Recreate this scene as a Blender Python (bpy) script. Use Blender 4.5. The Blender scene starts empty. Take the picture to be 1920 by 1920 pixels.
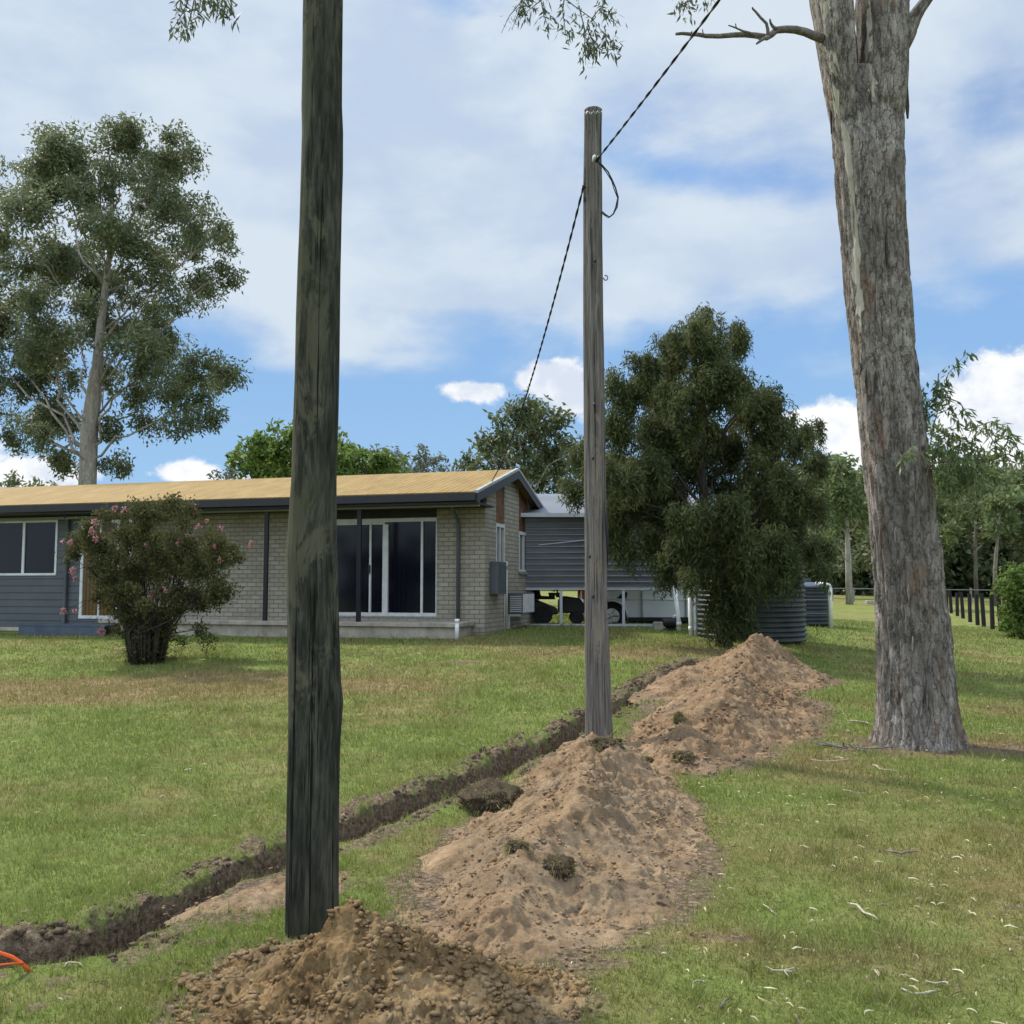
import bpy, bmesh, math, random
import numpy as np
from mathutils import Vector, Matrix
random.seed(7); RNG = np.random.default_rng(7)
S = bpy.context.scene; COL = S.collection
R = math.radians
F = 1800.0; HZ = 1100.0; PITCH = math.atan((HZ-960)/F); CAMZ = 1.6
# ---------------------------------------------------------------- camera
cam = bpy.data.cameras.new('camera'); camo = bpy.data.objects.new('camera', cam); COL.objects.link(camo)
cam.sensor_width = 36; cam.lens = 36*F/1920; cam.clip_end = 2000; cam.clip_start = 0.05
camo.location = (0, 0, CAMZ); camo.rotation_euler = (R(90)+PITCH, 0, 0); S.camera = camo
# ---------------------------------------------------------------- light
SAZ, SEL = R(-48), R(49)
SD = Vector((math.sin(SAZ)*math.cos(SEL), math.cos(SAZ)*math.cos(SEL), math.sin(SEL)))
sl = bpy.data.lights.new('sun', 'SUN'); sl.energy = 4.0; sl.angle = R(5); sl.color = (1, .94, .85)
so = bpy.data.objects.new('sun', sl); COL.objects.link(so); so.rotation_euler = SD.to_track_quat('Z', 'Y').to_euler()
S.view_settings.view_transform = 'Standard'; S.view_settings.look = 'None'
S.view_settings.exposure = 0.55; S.view_settings.gamma = 1.0
try: S.view_settings.use_curve_mapping = False
except Exception: pass
W = bpy.data.worlds.new('World'); S.world = W; W.use_nodes = True

def pdir(px, py):
    u = (px-960)/F; v = (960-py)/F
    return np.array([u, math.cos(PITCH)-v*math.sin(PITCH), math.sin(PITCH)+v*math.cos(PITCH)])
def P(px, py, Y):
    d = pdir(px, py); d = d*(Y/d[1]); d[2] += CAMZ
    return d

def sky_nodes():
    nt = W.node_tree; N = nt.nodes; L = nt.links; N.clear()
    def nd(t, **k):
        n = N.new(t)
        for a, b in k.items(): setattr(n, a, b)
        return n
    def inp(s, v):
        if isinstance(v, (int, float)): s.default_value = v
        else: L.new(v, s)
    def M(op, a, b=0.0, c=0.0, clamp=False):
        n = nd('ShaderNodeMath', operation=op, use_clamp=clamp)
        inp(n.inputs[0], a); inp(n.inputs[1], b); inp(n.inputs[2], c); return n.outputs[0]
    out = nd('ShaderNodeOutputWorld'); bg = nd('ShaderNodeBackground'); L.new(bg.outputs[0], out.inputs[0])
    bg.inputs[1].default_value = 0.1
    sky = nd('ShaderNodeTexSky', sky_type='NISHITA'); sky.sun_disc = False
    sky.sun_elevation = SEL; sky.sun_rotation = SAZ; sky.air_density = 1.0; sky.dust_density = 0.7; sky.ozone_density = 2.5
    tc = nd('ShaderNodeTexCoord'); sp = nd('ShaderNodeSeparateXYZ'); L.new(tc.outputs['Generated'], sp.inputs[0])
    x, y, z = sp.outputs
    az = M('ARCTAN2', x, y); el = M('ARCSINE', z)
    def noise(sx, sy, sc, det, rough, seed, dist=0.0):
        c = nd('ShaderNodeCombineXYZ'); inp(c.inputs[0], M('MULTIPLY', az, sx)); inp(c.inputs[1], M('MULTIPLY', el, sy)); c.inputs[2].default_value = seed
        n = nd('ShaderNodeTexNoise'); n.inputs['Scale'].default_value = sc; n.inputs['Detail'].default_value = det
        n.inputs['Roughness'].default_value = rough; n.inputs['Distortion'].default_value = dist
        L.new(c.outputs[0], n.inputs['Vector']); return n.outputs['Fac']
    def ae(px, py):
        d = pdir(px, py); d /= np.linalg.norm(d); return math.atan2(d[0], d[1]), math.asin(d[2])
    def blob(px, py, rx, ry, ang=0):
        a, e = ae(px, py)
        dx = M('SUBTRACT', az, a); dy = M('SUBTRACT', el, e)
        if ang:
            c, s = math.cos(R(ang)), math.sin(R(ang))
            dx, dy = M('ADD', M('MULTIPLY', dx, c), M('MULTIPLY', dy, s)), M('SUBTRACT', M('MULTIPLY', dy, c), M('MULTIPLY', dx, s))
        dx = M('DIVIDE', dx, rx/F); dy = M('DIVIDE', dy, ry/F)
        d2 = M('ADD', M('MULTIPLY', dx, dx), M('MULTIPLY', dy, dy))
        return M('POWER', 2.718, M('MULTIPLY', d2, -1.0))
    # high thin cloud sheet: covers the upper sky, opens towards the horizon
    n1 = noise(1.0, 1.9, 4.2, 8, .5, 3.3, .2); n2 = noise(1.0, 2.2, 12.0, 7, .55, 8.1, .2)
    nn = M('ADD', M('MULTIPLY', n1, .72), M('MULTIPLY', n2, .28))
    e600 = ae(960, 600)[1]
    cov = M('MULTIPLY', M('SUBTRACT', el, e600), 2.6)
    cov = M('MINIMUM', M('MAXIMUM', cov, -.32), .17)
    for (px, py, rx, ry, ang, w) in [(1330, 330, 230, 50, -10, -.24), (880, 15, 110, 40, 0, -.17), (1500, 420, 160, 40, 5, -.06), (1860, 200, 110, 60, 20, -.10),
        (1120, 250, 200, 40, 10, -.07), (1800, 600, 170, 70, 0, -.12), (620, 640, 190, 55, -8, .17), (520, 680, 60, 30, 0, .08), (1330, 480, 330, 80, 3, .12), (500, 480, 60, 120, 0, -.06),
        (1770, 590, 45, 60, -50, .09), (700, 350, 420, 230, 0, .16), (150, 120, 350, 200, 0, .16), (850, 500, 330, 70, 0, .12), (1700, 480, 260, 60, 0, .08), (1650, 60, 260, 90, 0, .1), (760, 150, 300, 120, 0, .06), (960, 560, 200, 25, -5, .07), (120, 560, 140, 150, 0, .1), (1050, 40, 200, 60, 0, .06)]:
        cov = M('ADD', cov, M('MULTIPLY', blob(px, py, rx, ry, ang), w))
    def smooth(v, a, b):
        n = nd('ShaderNodeMapRange', interpolation_type='SMOOTHSTEP'); inp(n.inputs['Value'], v)
        n.inputs['From Min'].default_value = a; n.inputs['From Max'].default_value = b; return n.outputs[0]
    back = smooth(M('MULTIPLY', M('COSINE', az), -1.0), -.35, .6)      # added unseen cloud bank behind the viewer, raises ambient fill
    high = smooth(el, .60, 1.05)                                       # added brightness of unseen cloud overhead, also for ambient fill
    cov = M('ADD', cov, M('ADD', M('MULTIPLY', back, .4), M('MULTIPLY', high, .1)))
    m = M('MULTIPLY', M('ADD', M('SUBTRACT', nn, .43), cov), 4.0)
    thin = smooth(m, -.25, .95)
    boost = M('ADD', 1.0, M('ADD', M('MULTIPLY', back, .95), M('MULTIPLY', high, .95)))
    # low cumulus
    nc = noise(1.0, 1.2, 30.0, 8, .58, 5.5, .2); nc2 = noise(1.0, 1.2, 9.0, 3, .5, 15.5)
    cu = None
    for (px, py, rx, ry) in [(350, 884, 58, 20), (60, 890, 95, 30), (890, 733, 70, 20), (1040, 712, 75, 36), (1075, 740, 60, 40), (1530, 800, 80, 42), (1590, 812, 85, 45), (1890, 735, 100, 72), (1850, 800, 90, 60), (1930, 860, 90, 80), (1700, 880, 120, 40), (-150, 860, 150, 60), (2150, 800, 160, 70), (640, 930, 300, 40)]:
        b = blob(px, py, rx, ry); cu = b if cu is None else M('MAXIMUM', cu, b)
    cm = smooth(M('ADD', cu, M('MULTIPLY', M('SUBTRACT', nc, .5), 1.15)), .24, .56)
    wht = nd('ShaderNodeMix', data_type='RGBA'); inp(wht.inputs[0], smooth(M('ADD', M('MULTIPLY', n1, .8), M('MULTIPLY', n2, .2)), .38, .60))
    wht.inputs[6].default_value = (3.75, 4.5, 5.6, 1); wht.inputs[7].default_value = (4.95, 5.55, 6.1, 1)
    cuc = nd('ShaderNodeMix', data_type='RGBA'); inp(cuc.inputs[0], smooth(M('ADD', M('MULTIPLY', nc2, .5), M('MULTIPLY', nc, .5)), .38, .58))
    cuc.inputs[6].default_value = (4.8, 5.3, 6.1, 1); cuc.inputs[7].default_value = (6.9, 7.0, 7.2, 1)
    gain = nd('ShaderNodeMix', data_type='RGBA', blend_type='MULTIPLY'); gain.inputs[0].default_value = 1
    L.new(sky.outputs[0], gain.inputs[6]); gain.inputs[7].default_value = SKYGAIN
    cap = nd('ShaderNodeMix', data_type='RGBA', blend_type='DARKEN'); cap.inputs[0].default_value = 1; L.new(gain.outputs[2], cap.inputs[6]); capc = nd('ShaderNodeMix', data_type='RGBA'); inp(capc.inputs[0], smooth(el, .03, .32)); capc.inputs[6].default_value = (2.5, 4.1, 6.0, 1); capc.inputs[7].default_value = (1.8, 3.25, 5.6, 1); L.new(capc.outputs[2], cap.inputs[7])
    wb = nd('ShaderNodeVectorMath', operation='SCALE'); L.new(wht.outputs[2], wb.inputs[0]); L.new(boost, wb.inputs['Scale'])
    a = nd('ShaderNodeMix', data_type='RGBA'); inp(a.inputs[0], M('MULTIPLY', thin, .93)); L.new(cap.outputs[2], a.inputs[6]); L.new(wb.outputs[0], a.inputs[7])
    b = nd('ShaderNodeMix', data_type='RGBA'); inp(b.inputs[0], cm); L.new(a.outputs[2], b.inputs[6]); L.new(cuc.outputs[2], b.inputs[7])
    L.new(b.outputs[2], bg.inputs[0])
SKYGAIN = (.98, 1.06, 1.12, 1)
sky_nodes()

# ---------------------------------------------------------------- noise
def _h(ix, iy, iz, seed):
    n = (ix.astype(np.uint32)*np.uint32(374761393) + iy.astype(np.uint32)*np.uint32(668265263) + iz.astype(np.uint32)*np.uint32(2147483647) + np.uint32(seed*974711+13))
    n = (n ^ (n >> np.uint32(13)))*np.uint32(1274126177); n ^= n >> np.uint32(16)
    n = n*np.uint32(2246822519); n ^= n >> np.uint32(15)
    return n.astype(np.float64)/4294967295.0
def vn(x, y, z=0.0, seed=0):
    x, y, z = np.broadcast_arrays(np.asarray(x, float), np.asarray(y, float), np.asarray(z, float))
    fx, fy, fz = np.floor(x), np.floor(y), np.floor(z); tx, ty, tz = x-fx, y-fy, z-fz
    ix, iy, iz = fx.astype(np.int64), fy.astype(np.int64), fz.astype(np.int64)
    tx = tx*tx*(3-2*tx); ty = ty*ty*(3-2*ty); tz = tz*tz*(3-2*tz); r = 0
    for a in (0, 1):
        for b in (0, 1):
            for c in (0, 1):
                r = r + _h(ix+a, iy+b, iz+c, seed)*(tx if a else 1-tx)*(ty if b else 1-ty)*(tz if c else 1-tz)
    return r
def fbm(x, y, z=0.0, o=4, seed=0, g=.5):
    r = 0; a = 1; t = 0
    for k in range(o):
        r = r + a*(vn(np.asarray(x)*2**k+k*7.3, np.asarray(y)*2**k+k*3.1, np.asarray(z)*2**k, seed+k)-.5); t += a; a *= g
    return r/t*2
def sstep(v, a, b):
    t = np.clip((v-a)/(b-a), 0, 1); return t*t*(3-2*t)

# ---------------------------------------------------------------- object helpers
def tag(o, label=None, cat=None, group=None, kind=None):
    if label: o['label'] = label
    if cat: o['category'] = cat
    if group: o['group'] = group
    if kind: o['kind'] = kind
    return o
def thing(name, loc, label, cat, group=None, rz=0):
    o = bpy.data.objects.new(name, None); COL.objects.link(o); o.location = loc; o.rotation_euler = (0, 0, rz); o.empty_display_size = .2
    bpy.context.view_layer.update()
    return tag(o, label, cat, group)
def mesh_obj(name, v, f, m, parent=None, world=True, smooth=False, attrs=None):
    """v (N,3); f list of lists or (M,k) array"""
    v = np.asarray(v, dtype=np.float64).reshape(-1, 3)
    if parent is not None and world:
        p = parent
        mats = []
        while p is not None: mats.append(p); p = p.parent
        for p in reversed(mats):
            if p.type == 'EMPTY' or p.location.length > 0:
                v = v-np.array(p.location); a = -p.rotation_euler.z
                if a: v = np.stack([v[:, 0]*math.cos(a)-v[:, 1]*math.sin(a), v[:, 0]*math.sin(a)+v[:, 1]*math.cos(a), v[:, 2]], 1)
    me = bpy.data.meshes.new(name)
    if isinstance(f, np.ndarray):
        n, k = f.shape
        me.vertices.add(len(v)); me.vertices.foreach_set('co', v.astype(np.float32).ravel())
        me.loops.add(n*k); me.loops.foreach_set('vertex_index', f.astype(np.int32).ravel())
        me.polygons.add(n); me.polygons.foreach_set('loop_start', np.arange(0, n*k, k, dtype=np.int32))
        me.update(calc_edges=True)
    else:
        me.from_pydata([tuple(a) for a in v], [], [list(a) for a in f]); me.update()
    if smooth: me.polygons.foreach_set('use_smooth', np.ones(len(me.polygons), bool))
    for k_, a in (attrs or {}).items():
        at = me.attributes.new(k_, 'FLOAT', 'POINT'); at.data.foreach_set('value', np.asarray(a, np.float32))
    if m is not None: me.materials.append(m)
    o = bpy.data.objects.new(name, me); COL.objects.link(o)
    if parent is not None: o.parent = parent
    return o
class MB:
    def __init__(s): s.v = []; s.f = []
    def add(s, v, f):
        b = len(s.v); s.v += [tuple(a) for a in v]; s.f += [[i+b for i in a] for a in f]; return s
    def box(s, x0, x1, y0, y1, z0, z1):
        v = [(x, y, z) for z in (z0, z1) for y in (y0, y1) for x in (x0, x1)]
        return s.add(v, [(0, 2, 3, 1), (4, 5, 7, 6), (0, 1, 5, 4), (2, 6, 7, 3), (0, 4, 6, 2), (1, 3, 7, 5)])
    def prism(s, poly, axis, a, b):
        """poly of 2-tuples in the other two axes (order), extruded along axis from a to b"""
        def mk(p, t):
            return {'x': (t, p[0], p[1]), 'y': (p[0], t, p[1]), 'z': (p[0], p[1], t)}[axis]
        n = len(poly); v = [mk(p, a) for p in poly]+[mk(p, b) for p in poly]
        return s.add(v, [list(range(n))[::-1], list(range(n, 2*n))]+[(i, (i+1) % n, n+(i+1) % n, n+i) for i in range(n)])
    def tube(s, pts, rad, n=8, cap=True):
        pts = [Vector(p) for p in pts]; m = len(pts)
        if not hasattr(rad, '__len__'): rad = [rad]*m
        up = None; V = []
        for i, p in enumerate(pts):
            d = (pts[min(i+1, m-1)]-pts[max(i-1, 0)])
            if d.length < 1e-9: d = Vector((0, 0, 1))
            d.normalize()
            if up is None:
                up = Vector((1, 0, 0)) if abs(d.x) < .8 else Vector((0, 1, 0))
            a = (up-d*up.dot(d)); a.normalize(); up = a; b = d.cross(a)
            for k in range(n):
                t = 2*math.pi*k/n; V.append(p+(a*math.cos(t)+b*math.sin(t))*rad[i])
        Fc = [(i*n+k, i*n+(k+1) % n, (i+1)*n+(k+1) % n, (i+1)*n+k) for i in range(m-1) for k in range(n)]
        if cap: Fc += [list(range(n))[::-1], list(range((m-1)*n, m*n))]
        return s.add(V, Fc)
    def build(s, name, m, parent=None, world=False, smooth=False):
        return mesh_obj(name, s.v, s.f, m, parent, world, smooth)
def bevel(o, w=.01, seg=2):
    b = o.modifiers.new('bevel', 'BEVEL'); b.width = w; b.segments = seg; b.limit_method = 'ANGLE'; return o
def ico(sub=1):
    bm = bmesh.new(); bmesh.ops.create_icosphere(bm, subdivisions=sub, radius=1)
    v = np.array([a.co[:] for a in bm.verts]); f = np.array([[b.index for b in a.verts] for a in bm.faces]); bm.free(); return v, f
IV, IF = ico(1); IV2, IF2 = ico(4)
def rocks(pos, size, flat=.7, rng=RNG):
    n = len(pos); k = len(IV)
    sc = size[:, None]*rng.uniform(.4, 1.35, (n, 3)); sc[:, 2] *= flat
    v = IV[None]*(1+np.clip(rng.normal(0, .26, (n, k, 1)), -.5, .6))*sc[:, None, :]
    a = rng.uniform(0, 6.28, n); c, s = np.cos(a)[:, None], np.sin(a)[:, None]
    x = v[:, :, 0]*c-v[:, :, 1]*s; y = v[:, :, 0]*s+v[:, :, 1]*c
    v = np.stack([x, y, v[:, :, 2]], 2)+pos[:, None, :]
    f = IF[None]+(np.arange(n)*k)[:, None, None]
    return v.reshape(-1, 3), f.reshape(-1, 3)

# ---------------------------------------------------------------- materials
def lin(c):
    return tuple(((a/255)/12.92 if a/255 <= .04045 else ((a/255+.055)/1.055)**2.4) for a in c)
class NM:
    def __init__(s, name):
        s.m = bpy.data.materials.new(name); s.m.use_nodes = True; s.t = s.m.node_tree; s.N = s.t.nodes; s.L = s.t.links
        s.bs = s.N['Principled BSDF']; s.out = s.N['Material Output']; s.tc = s.N.new('ShaderNodeTexCoord')
    def vec(s, scale=(1, 1, 1), rot=(0, 0, 0), coord='Object'):
        n = s.N.new('ShaderNodeMapping'); n.inputs['Scale'].default_value = scale; n.inputs['Rotation'].default_value = rot
        s.L.new(s.tc.outputs[coord], n.inputs[0]); return n.outputs[0]
    def noise(s, scale, det=4, rough=.5, vec=None, dist=0, out='Fac'):
        n = s.N.new('ShaderNodeTexNoise'); n.inputs['Scale'].default_value = scale; n.inputs['Detail'].default_value = det
        n.inputs['Roughness'].default_value = rough; n.inputs['Distortion'].default_value = dist
        s.L.new(vec if vec is not None else s.tc.outputs['Object'], n.inputs['Vector']); return n.outputs[out]
    def ramp(s, fac, stops, interp='LINEAR'):
        n = s.N.new('ShaderNodeValToRGB'); s.L.new(fac, n.inputs[0]); e = n.color_ramp.elements; n.color_ramp.interpolation = interp
        while len(e) < len(stops): e.new(.5)
        for i, (p, c) in enumerate(stops):
            e[i].position = p; e[i].color = (*c, 1) if hasattr(c, '__len__') else (c, c, c, 1)
        return n.outputs[0]
    def mix(s, fac, a, b, mode='MIX'):
        n = s.N.new('ShaderNodeMix'); n.data_type = 'RGBA'; n.blend_type = mode
        for i, v in ((0, fac), (6, a), (7, b)):
            if isinstance(v, (int, float)): n.inputs[i].default_value = v
            elif isinstance(v, tuple): n.inputs[i].default_value = (*v[:3], 1)
            else: s.L.new(v, n.inputs[i])
        return n.outputs[2]
    def math(s, op, a, b=0.0, clamp=False):
        n = s.N.new('ShaderNodeMath'); n.operation = op; n.use_clamp = clamp
        for i, v in ((0, a), (1, b)):
            if isinstance(v, (int, float)): n.inputs[i].default_value = v
            else: s.L.new(v, n.inputs[i])
        return n.outputs[0]
    def attr(s, name):
        n = s.N.new('ShaderNodeAttribute'); n.attribute_name = name; return n.outputs['Fac']
    def island(s): return s.N.new('ShaderNodeNewGeometry').outputs['Random Per Island']
    def bump(s, h, strength=.5, dist=.02):
        n = s.N.new('ShaderNodeBump'); n.inputs['Strength'].default_value = strength; n.inputs['Distance'].default_value = dist
        s.L.new(h, n.inputs['Height']); s.L.new(n.outputs[0], s.bs.inputs['Normal'])
    def set(s, col=None, rough=.7, metal=0, spec=.3):
        if col is not None:
            if isinstance(col, tuple): s.bs.inputs['Base Color'].default_value = (*col, 1)
            else: s.L.new(col, s.bs.inputs['Base Color'])
        if isinstance(rough, (int, float)): s.bs.inputs['Roughness'].default_value = rough
        else: s.L.new(rough, s.bs.inputs['Roughness'])
        s.bs.inputs['Metallic'].default_value = metal; s.bs.inputs['Specular IOR Level'].default_value = spec; return s.m
def paint(name, c, rough=.55, var=.12, scale=3, metal=0, spec=.3, bump=0):
    a = NM(name); c = tuple(c); n = a.noise(scale, 5, .6)
    col = a.ramp(n, [(.3, tuple(x*(1-var*1.6) for x in c)), (.7, tuple(min(1, x*(1+var)) for x in c))])
    if bump: a.bump(a.noise(scale*14, 4), bump, .01)
    return a.set(col, rough, metal, spec)
def leafmat(name, cols, trans=.3, rough=.55, big=.25, spec=.25):
    """cols: dark, mid, light; variation per leaf and per clump"""
    a = NM(name); f = a.math('ADD', a.math('MULTIPLY', a.island(), .55), a.math('MULTIPLY', a.noise(big, 2, .5), .45))
    col = a.ramp(f, [(.15, cols[0]), (.5, cols[1]), (.85, cols[2])]); a.set(col, rough, 0, spec)
    t = a.N.new('ShaderNodeBsdfTranslucent'); a.L.new(a.mix(.6, col, tuple(min(1, c*1.6) for c in cols[2])), t.inputs[0])
    mx = a.N.new('ShaderNodeMixShader'); mx.inputs[0].default_value = trans
    a.L.new(a.bs.outputs[0], mx.inputs[1]); a.L.new(t.outputs[0], mx.inputs[2]); a.L.new(mx.outputs[0], a.out.inputs[0]); return a.m
def soilmat(name, c_dark, c_mid, c_light, fine=60):
    a = NM(name); n1 = a.noise(2.2, 8, .65); n2 = a.noise(fine, 6, .7); n3 = a.noise(9, 6, .6, dist=.4)
    f = a.math('ADD', a.math('ADD', a.math('MULTIPLY', n1, .4), a.math('MULTIPLY', n2, .3)), a.math('MULTIPLY', n3, .3))
    f = a.math('ADD', a.math('MULTIPLY', a.math('SUBTRACT', f, .5), 1.35), .5)
    col = a.ramp(f, [(.34, c_dark), (.5, c_mid), (.68, c_light)])
    gr = a.ramp(a.noise(1.6, 5, .6, dist=.5), [(.46, 0.0), (.62, .6)]); col = a.mix(gr, col, tuple(x*k for x, k in zip(c_mid, (.62, .72, .86))))
    col = a.mix(a.math('MULTIPLY', a.island(), .2), col, tuple(c*.7 for c in c_mid))
    a.bump(a.math('ADD', a.math('MULTIPLY', n2, .6), a.noise(26, 7, .75)), .8, .025)
    return a.set(col, .95, 0, .1)
MAT = {}
def grassmats():
    def gcol(a, f, dirt=True):
        g = a.ramp(f, [(.2, (.092, .122, .028)), (.5, (.162, .202, .052)), (.8, (.25, .285, .095))])
        d = a.ramp(f, [(.2, (.13, .095, .045)), (.5, (.235, .17, .082)), (.8, (.37, .285, .15))])
        return a.mix(a.attr('dry'), g, d)
    a = NM('lawn_soil'); n = a.noise(1.3, 8, .6); n2 = a.noise(40, 5, .75); n3 = a.noise(7, 6, .6)
    f = a.math('ADD', a.math('ADD', a.math('MULTIPLY', n, .3), a.math('MULTIPLY', n2, .45)), a.math('MULTIPLY', n3, .25))
    f = a.math('MULTIPLY', a.math('SUBTRACT', f, .3), 2.3)
    col = gcol(a, f); soil = a.ramp(a.noise(30, 7, .7), [(.35, (.055, .04, .027)), (.5, (.15, .11, .075)), (.66, (.30, .225, .16))])
    col = a.mix(a.attr('dirt'), col, soil)
    a.bump(a.math('ADD', n2, a.noise(130, 3)), .8, .03); MAT['lawn'] = a.set(col, .95, 0, .1)
    a = NM('grass_blade'); f = a.math('ADD', a.math('MULTIPLY', a.island(), .6), a.math('MULTIPLY', a.noise(1.4, 5, .6), .4))
    col = gcol(a, f); a.set(col, .6, 0, .25); t = a.N.new('ShaderNodeBsdfTranslucent'); a.L.new(a.mix(.5, col, (.20, .28, .04)), t.inputs[0])
    mx = a.N.new('ShaderNodeMixShader'); mx.inputs[0].default_value = .32
    a.L.new(a.bs.outputs[0], mx.inputs[1]); a.L.new(t.outputs[0], mx.inputs[2]); a.L.new(mx.outputs[0], a.out.inputs[0]); MAT['blade'] = a.m
grassmats()
MAT['soil_pale'] = soilmat('soil_pale', (.12, .080, .048), (.25, .170, .100), (.40, .292, .185))
MAT['soil_far'] = soilmat('soil_far', (.115, .072, .043), (.235, .155, .090), (.37, .262, .16))
MAT['soil_yellow'] = soilmat('soil_yellow', (.085, .052, .024), (.21, .135, .064), (.38, .27, .15), 45)
MAT['clod_yellow'] = soilmat('clod_yellow', (.12, .076, .038), (.25, .165, .085), (.44, .33, .2), 90)
MAT['clod_pale'] = soilmat('clod_pale', (.14, .09, .053), (.28, .185, .11), (.44, .32, .205), 90)
MAT['turf_soil'] = soilmat('turf_soil', (.03, .022, .015), (.075, .055, .036), (.15, .11, .075), 50)
def brickmat():
    a = NM('cream_brick'); sp = a.N.new('ShaderNodeSeparateXYZ'); a.L.new(a.tc.outputs['Object'], sp.inputs[0])
    cb = a.N.new('ShaderNodeCombineXYZ'); a.L.new(a.math('ADD', sp.outputs[0], sp.outputs[1]), cb.inputs[0]); a.L.new(sp.outputs[2], cb.inputs[1])
    b = a.N.new('ShaderNodeTexBrick'); a.L.new(cb.outputs[0], b.inputs['Vector']); b.inputs['Scale'].default_value = 1.0
    b.inputs['Brick Width'].default_value = .24; b.inputs['Row Height'].default_value = .1; b.inputs['Mortar Size'].default_value = .011
    b.inputs['Mortar Smooth'].default_value = .25; b.inputs['Color1'].default_value = (.33, .30, .245, 1); b.inputs['Color2'].default_value = (.23, .207, .166, 1)
    b.inputs['Mortar'].default_value = (.12, .11, .09, 1); b.inputs['Bias'].default_value = 0
    n = a.noise(1.3, 6, .6); col = a.mix(a.ramp(n, [(.4, 0.0), (.75, .5)]), b.outputs['Color'], (.17, .15, .12))
    col = a.mix(a.ramp(a.noise(40, 3), [(.3, 0.0), (.8, .4)]), col, (.4, .37, .3))
    iv = a.math('SUBTRACT', 1.0, b.outputs['Fac']); a.bump(iv, .8, .012); return a.set(col, .85, 0, .2)
MAT['brick'] = brickmat()
def roofmat():
    a = NM('mustard_roof'); v = a.vec((1, .25, 1)); n = a.noise(3.5, 7, .7, v); n2 = a.noise(28, 4, .7)
    col = a.ramp(a.math('ADD', a.math('MULTIPLY', n, .6), a.math('MULTIPLY', n2, .4)), [(.35, (.155, .095, .027)), (.5, (.215, .138, .042)), (.66, (.28, .19, .068))])
    w = a.N.new('ShaderNodeTexWave'); w.inputs['Scale'].default_value = 2.1; a.L.new(a.tc.outputs['Object'], w.inputs['Vector']); a.bump(w.outputs['Fac'], .5, .02)
    return a.set(col, .8, 0, .2)
MAT['roof'] = roofmat()
MAT['fascia'] = paint('dark_fascia', (.022, .022, .028), .5, .1)
MAT['soffit'] = paint('soffit_beam', (.20, .20, .17), .6, .1)
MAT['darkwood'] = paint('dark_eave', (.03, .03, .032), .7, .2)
MAT['white'] = paint('white_frame', (.55, .56, .56), .4, .1, 6)
MAT['verge'] = paint('verge_cap', (.3, .3, .28), .5, .15, 4)
MAT['slab'] = paint('concrete_slab', (.34, .30, .25), .85, .25, 4, bump=.3)
MAT['board'] = paint('grey_weatherboard', (.075, .082, .092), .55, .1, 2)
MAT['post'] = paint('black_post', (.010, .010, .014), .45, .1)
MAT['deck'] = paint('blue_grey_deck', (.065, .085, .115), .6, .2, 5)
MAT['timber_brown'] = paint('brown_panel', (.14, .06, .025), .7, .35, 7)
MAT['metal_grey'] = paint('shed_cladding', (.125, .13, .155), .3, .12, 1.2, .2)
MAT['rib_sheen'] = paint('painted_rib_sheen', (.27, .28, .31), .4, .1, 3, .2)  # lighter than the cladding: sky sheen put into the colour
MAT['metal_edge'] = paint('galvanised_edge', (.42, .44, .48), .4, .1, 3, .3)
MAT['shed_roof'] = paint('shed_roof', (.14, .152, .175), .5, .1, 1, .2)
MAT['tank_steel'] = paint('corrugated_steel', (.04, .047, .047), .5, .3, 3, .2)
MAT['poly'] = paint('dark_poly', (.02, .026, .034), .45, .15, 2)
MAT['pvc'] = paint('white_pipe', (.68, .68, .65), .4, .1, 6)
MAT['box_grey'] = paint('meter_grey', (.085, .095, .11), .5, .1, 5)
MAT['carpaint'] = paint('white_car_paint', (.62, .65, .66), .2, .02, 1, 0, .6)
MAT['tyre'] = paint('tyre_rubber', (.012, .012, .013), .8, .2, 8)
MAT['alloy'] = paint('alloy_rim', (.5, .5, .52), .3, .1, 8, .8)
MAT['blackplastic'] = paint('black_plastic', (.015, .015, .017), .5, .1, 6)
MAT['red'] = paint('red_lamp', (.35, .02, .015), .25, .1, 6, 0, .6)
MAT['cable'] = paint('black_cable', (.018, .018, .02), .6, .1, 30)
MAT['orange'] = paint('orange_conduit', (.75, .13, .03), .4, .08, 20)
MAT['steel'] = paint('hook_steel', (.10, .09, .085), .5, .3, 30, .7)
MAT['fencepost'] = paint('black_fence_post', (.012, .011, .012), .8, .3, 8)
MAT['wire'] = paint('fence_wire', (.2, .2, .2), .5, .1, 5, .6)
def glassmat(name, c=(.006, .008, .014), curtain=None):
    a = NM(name)
    col = c
    if curtain:
        w = a.N.new('ShaderNodeTexWave'); w.inputs['Scale'].default_value = 3; w.inputs['Distortion'].default_value = 1.5; w.inputs['Detail'].default_value = 2
        a.L.new(a.vec((1, .0, .06)), w.inputs['Vector']); col = a.ramp(w.outputs['Fac'], [(.2, c), (.8, curtain)])
    m = a.set(col, .14, 0, .28); return m
MAT['glass'] = glassmat('dark_glass', (.003, .004, .009), (.005, .006, .012))
MAT['glass_amber'] = glassmat('amber_curtain_glass', (.06, .035, .012), (.12, .07, .025))
MAT['glass_pale'] = glassmat('pale_glass', (.05, .055, .055), (.10, .11, .11))
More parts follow.
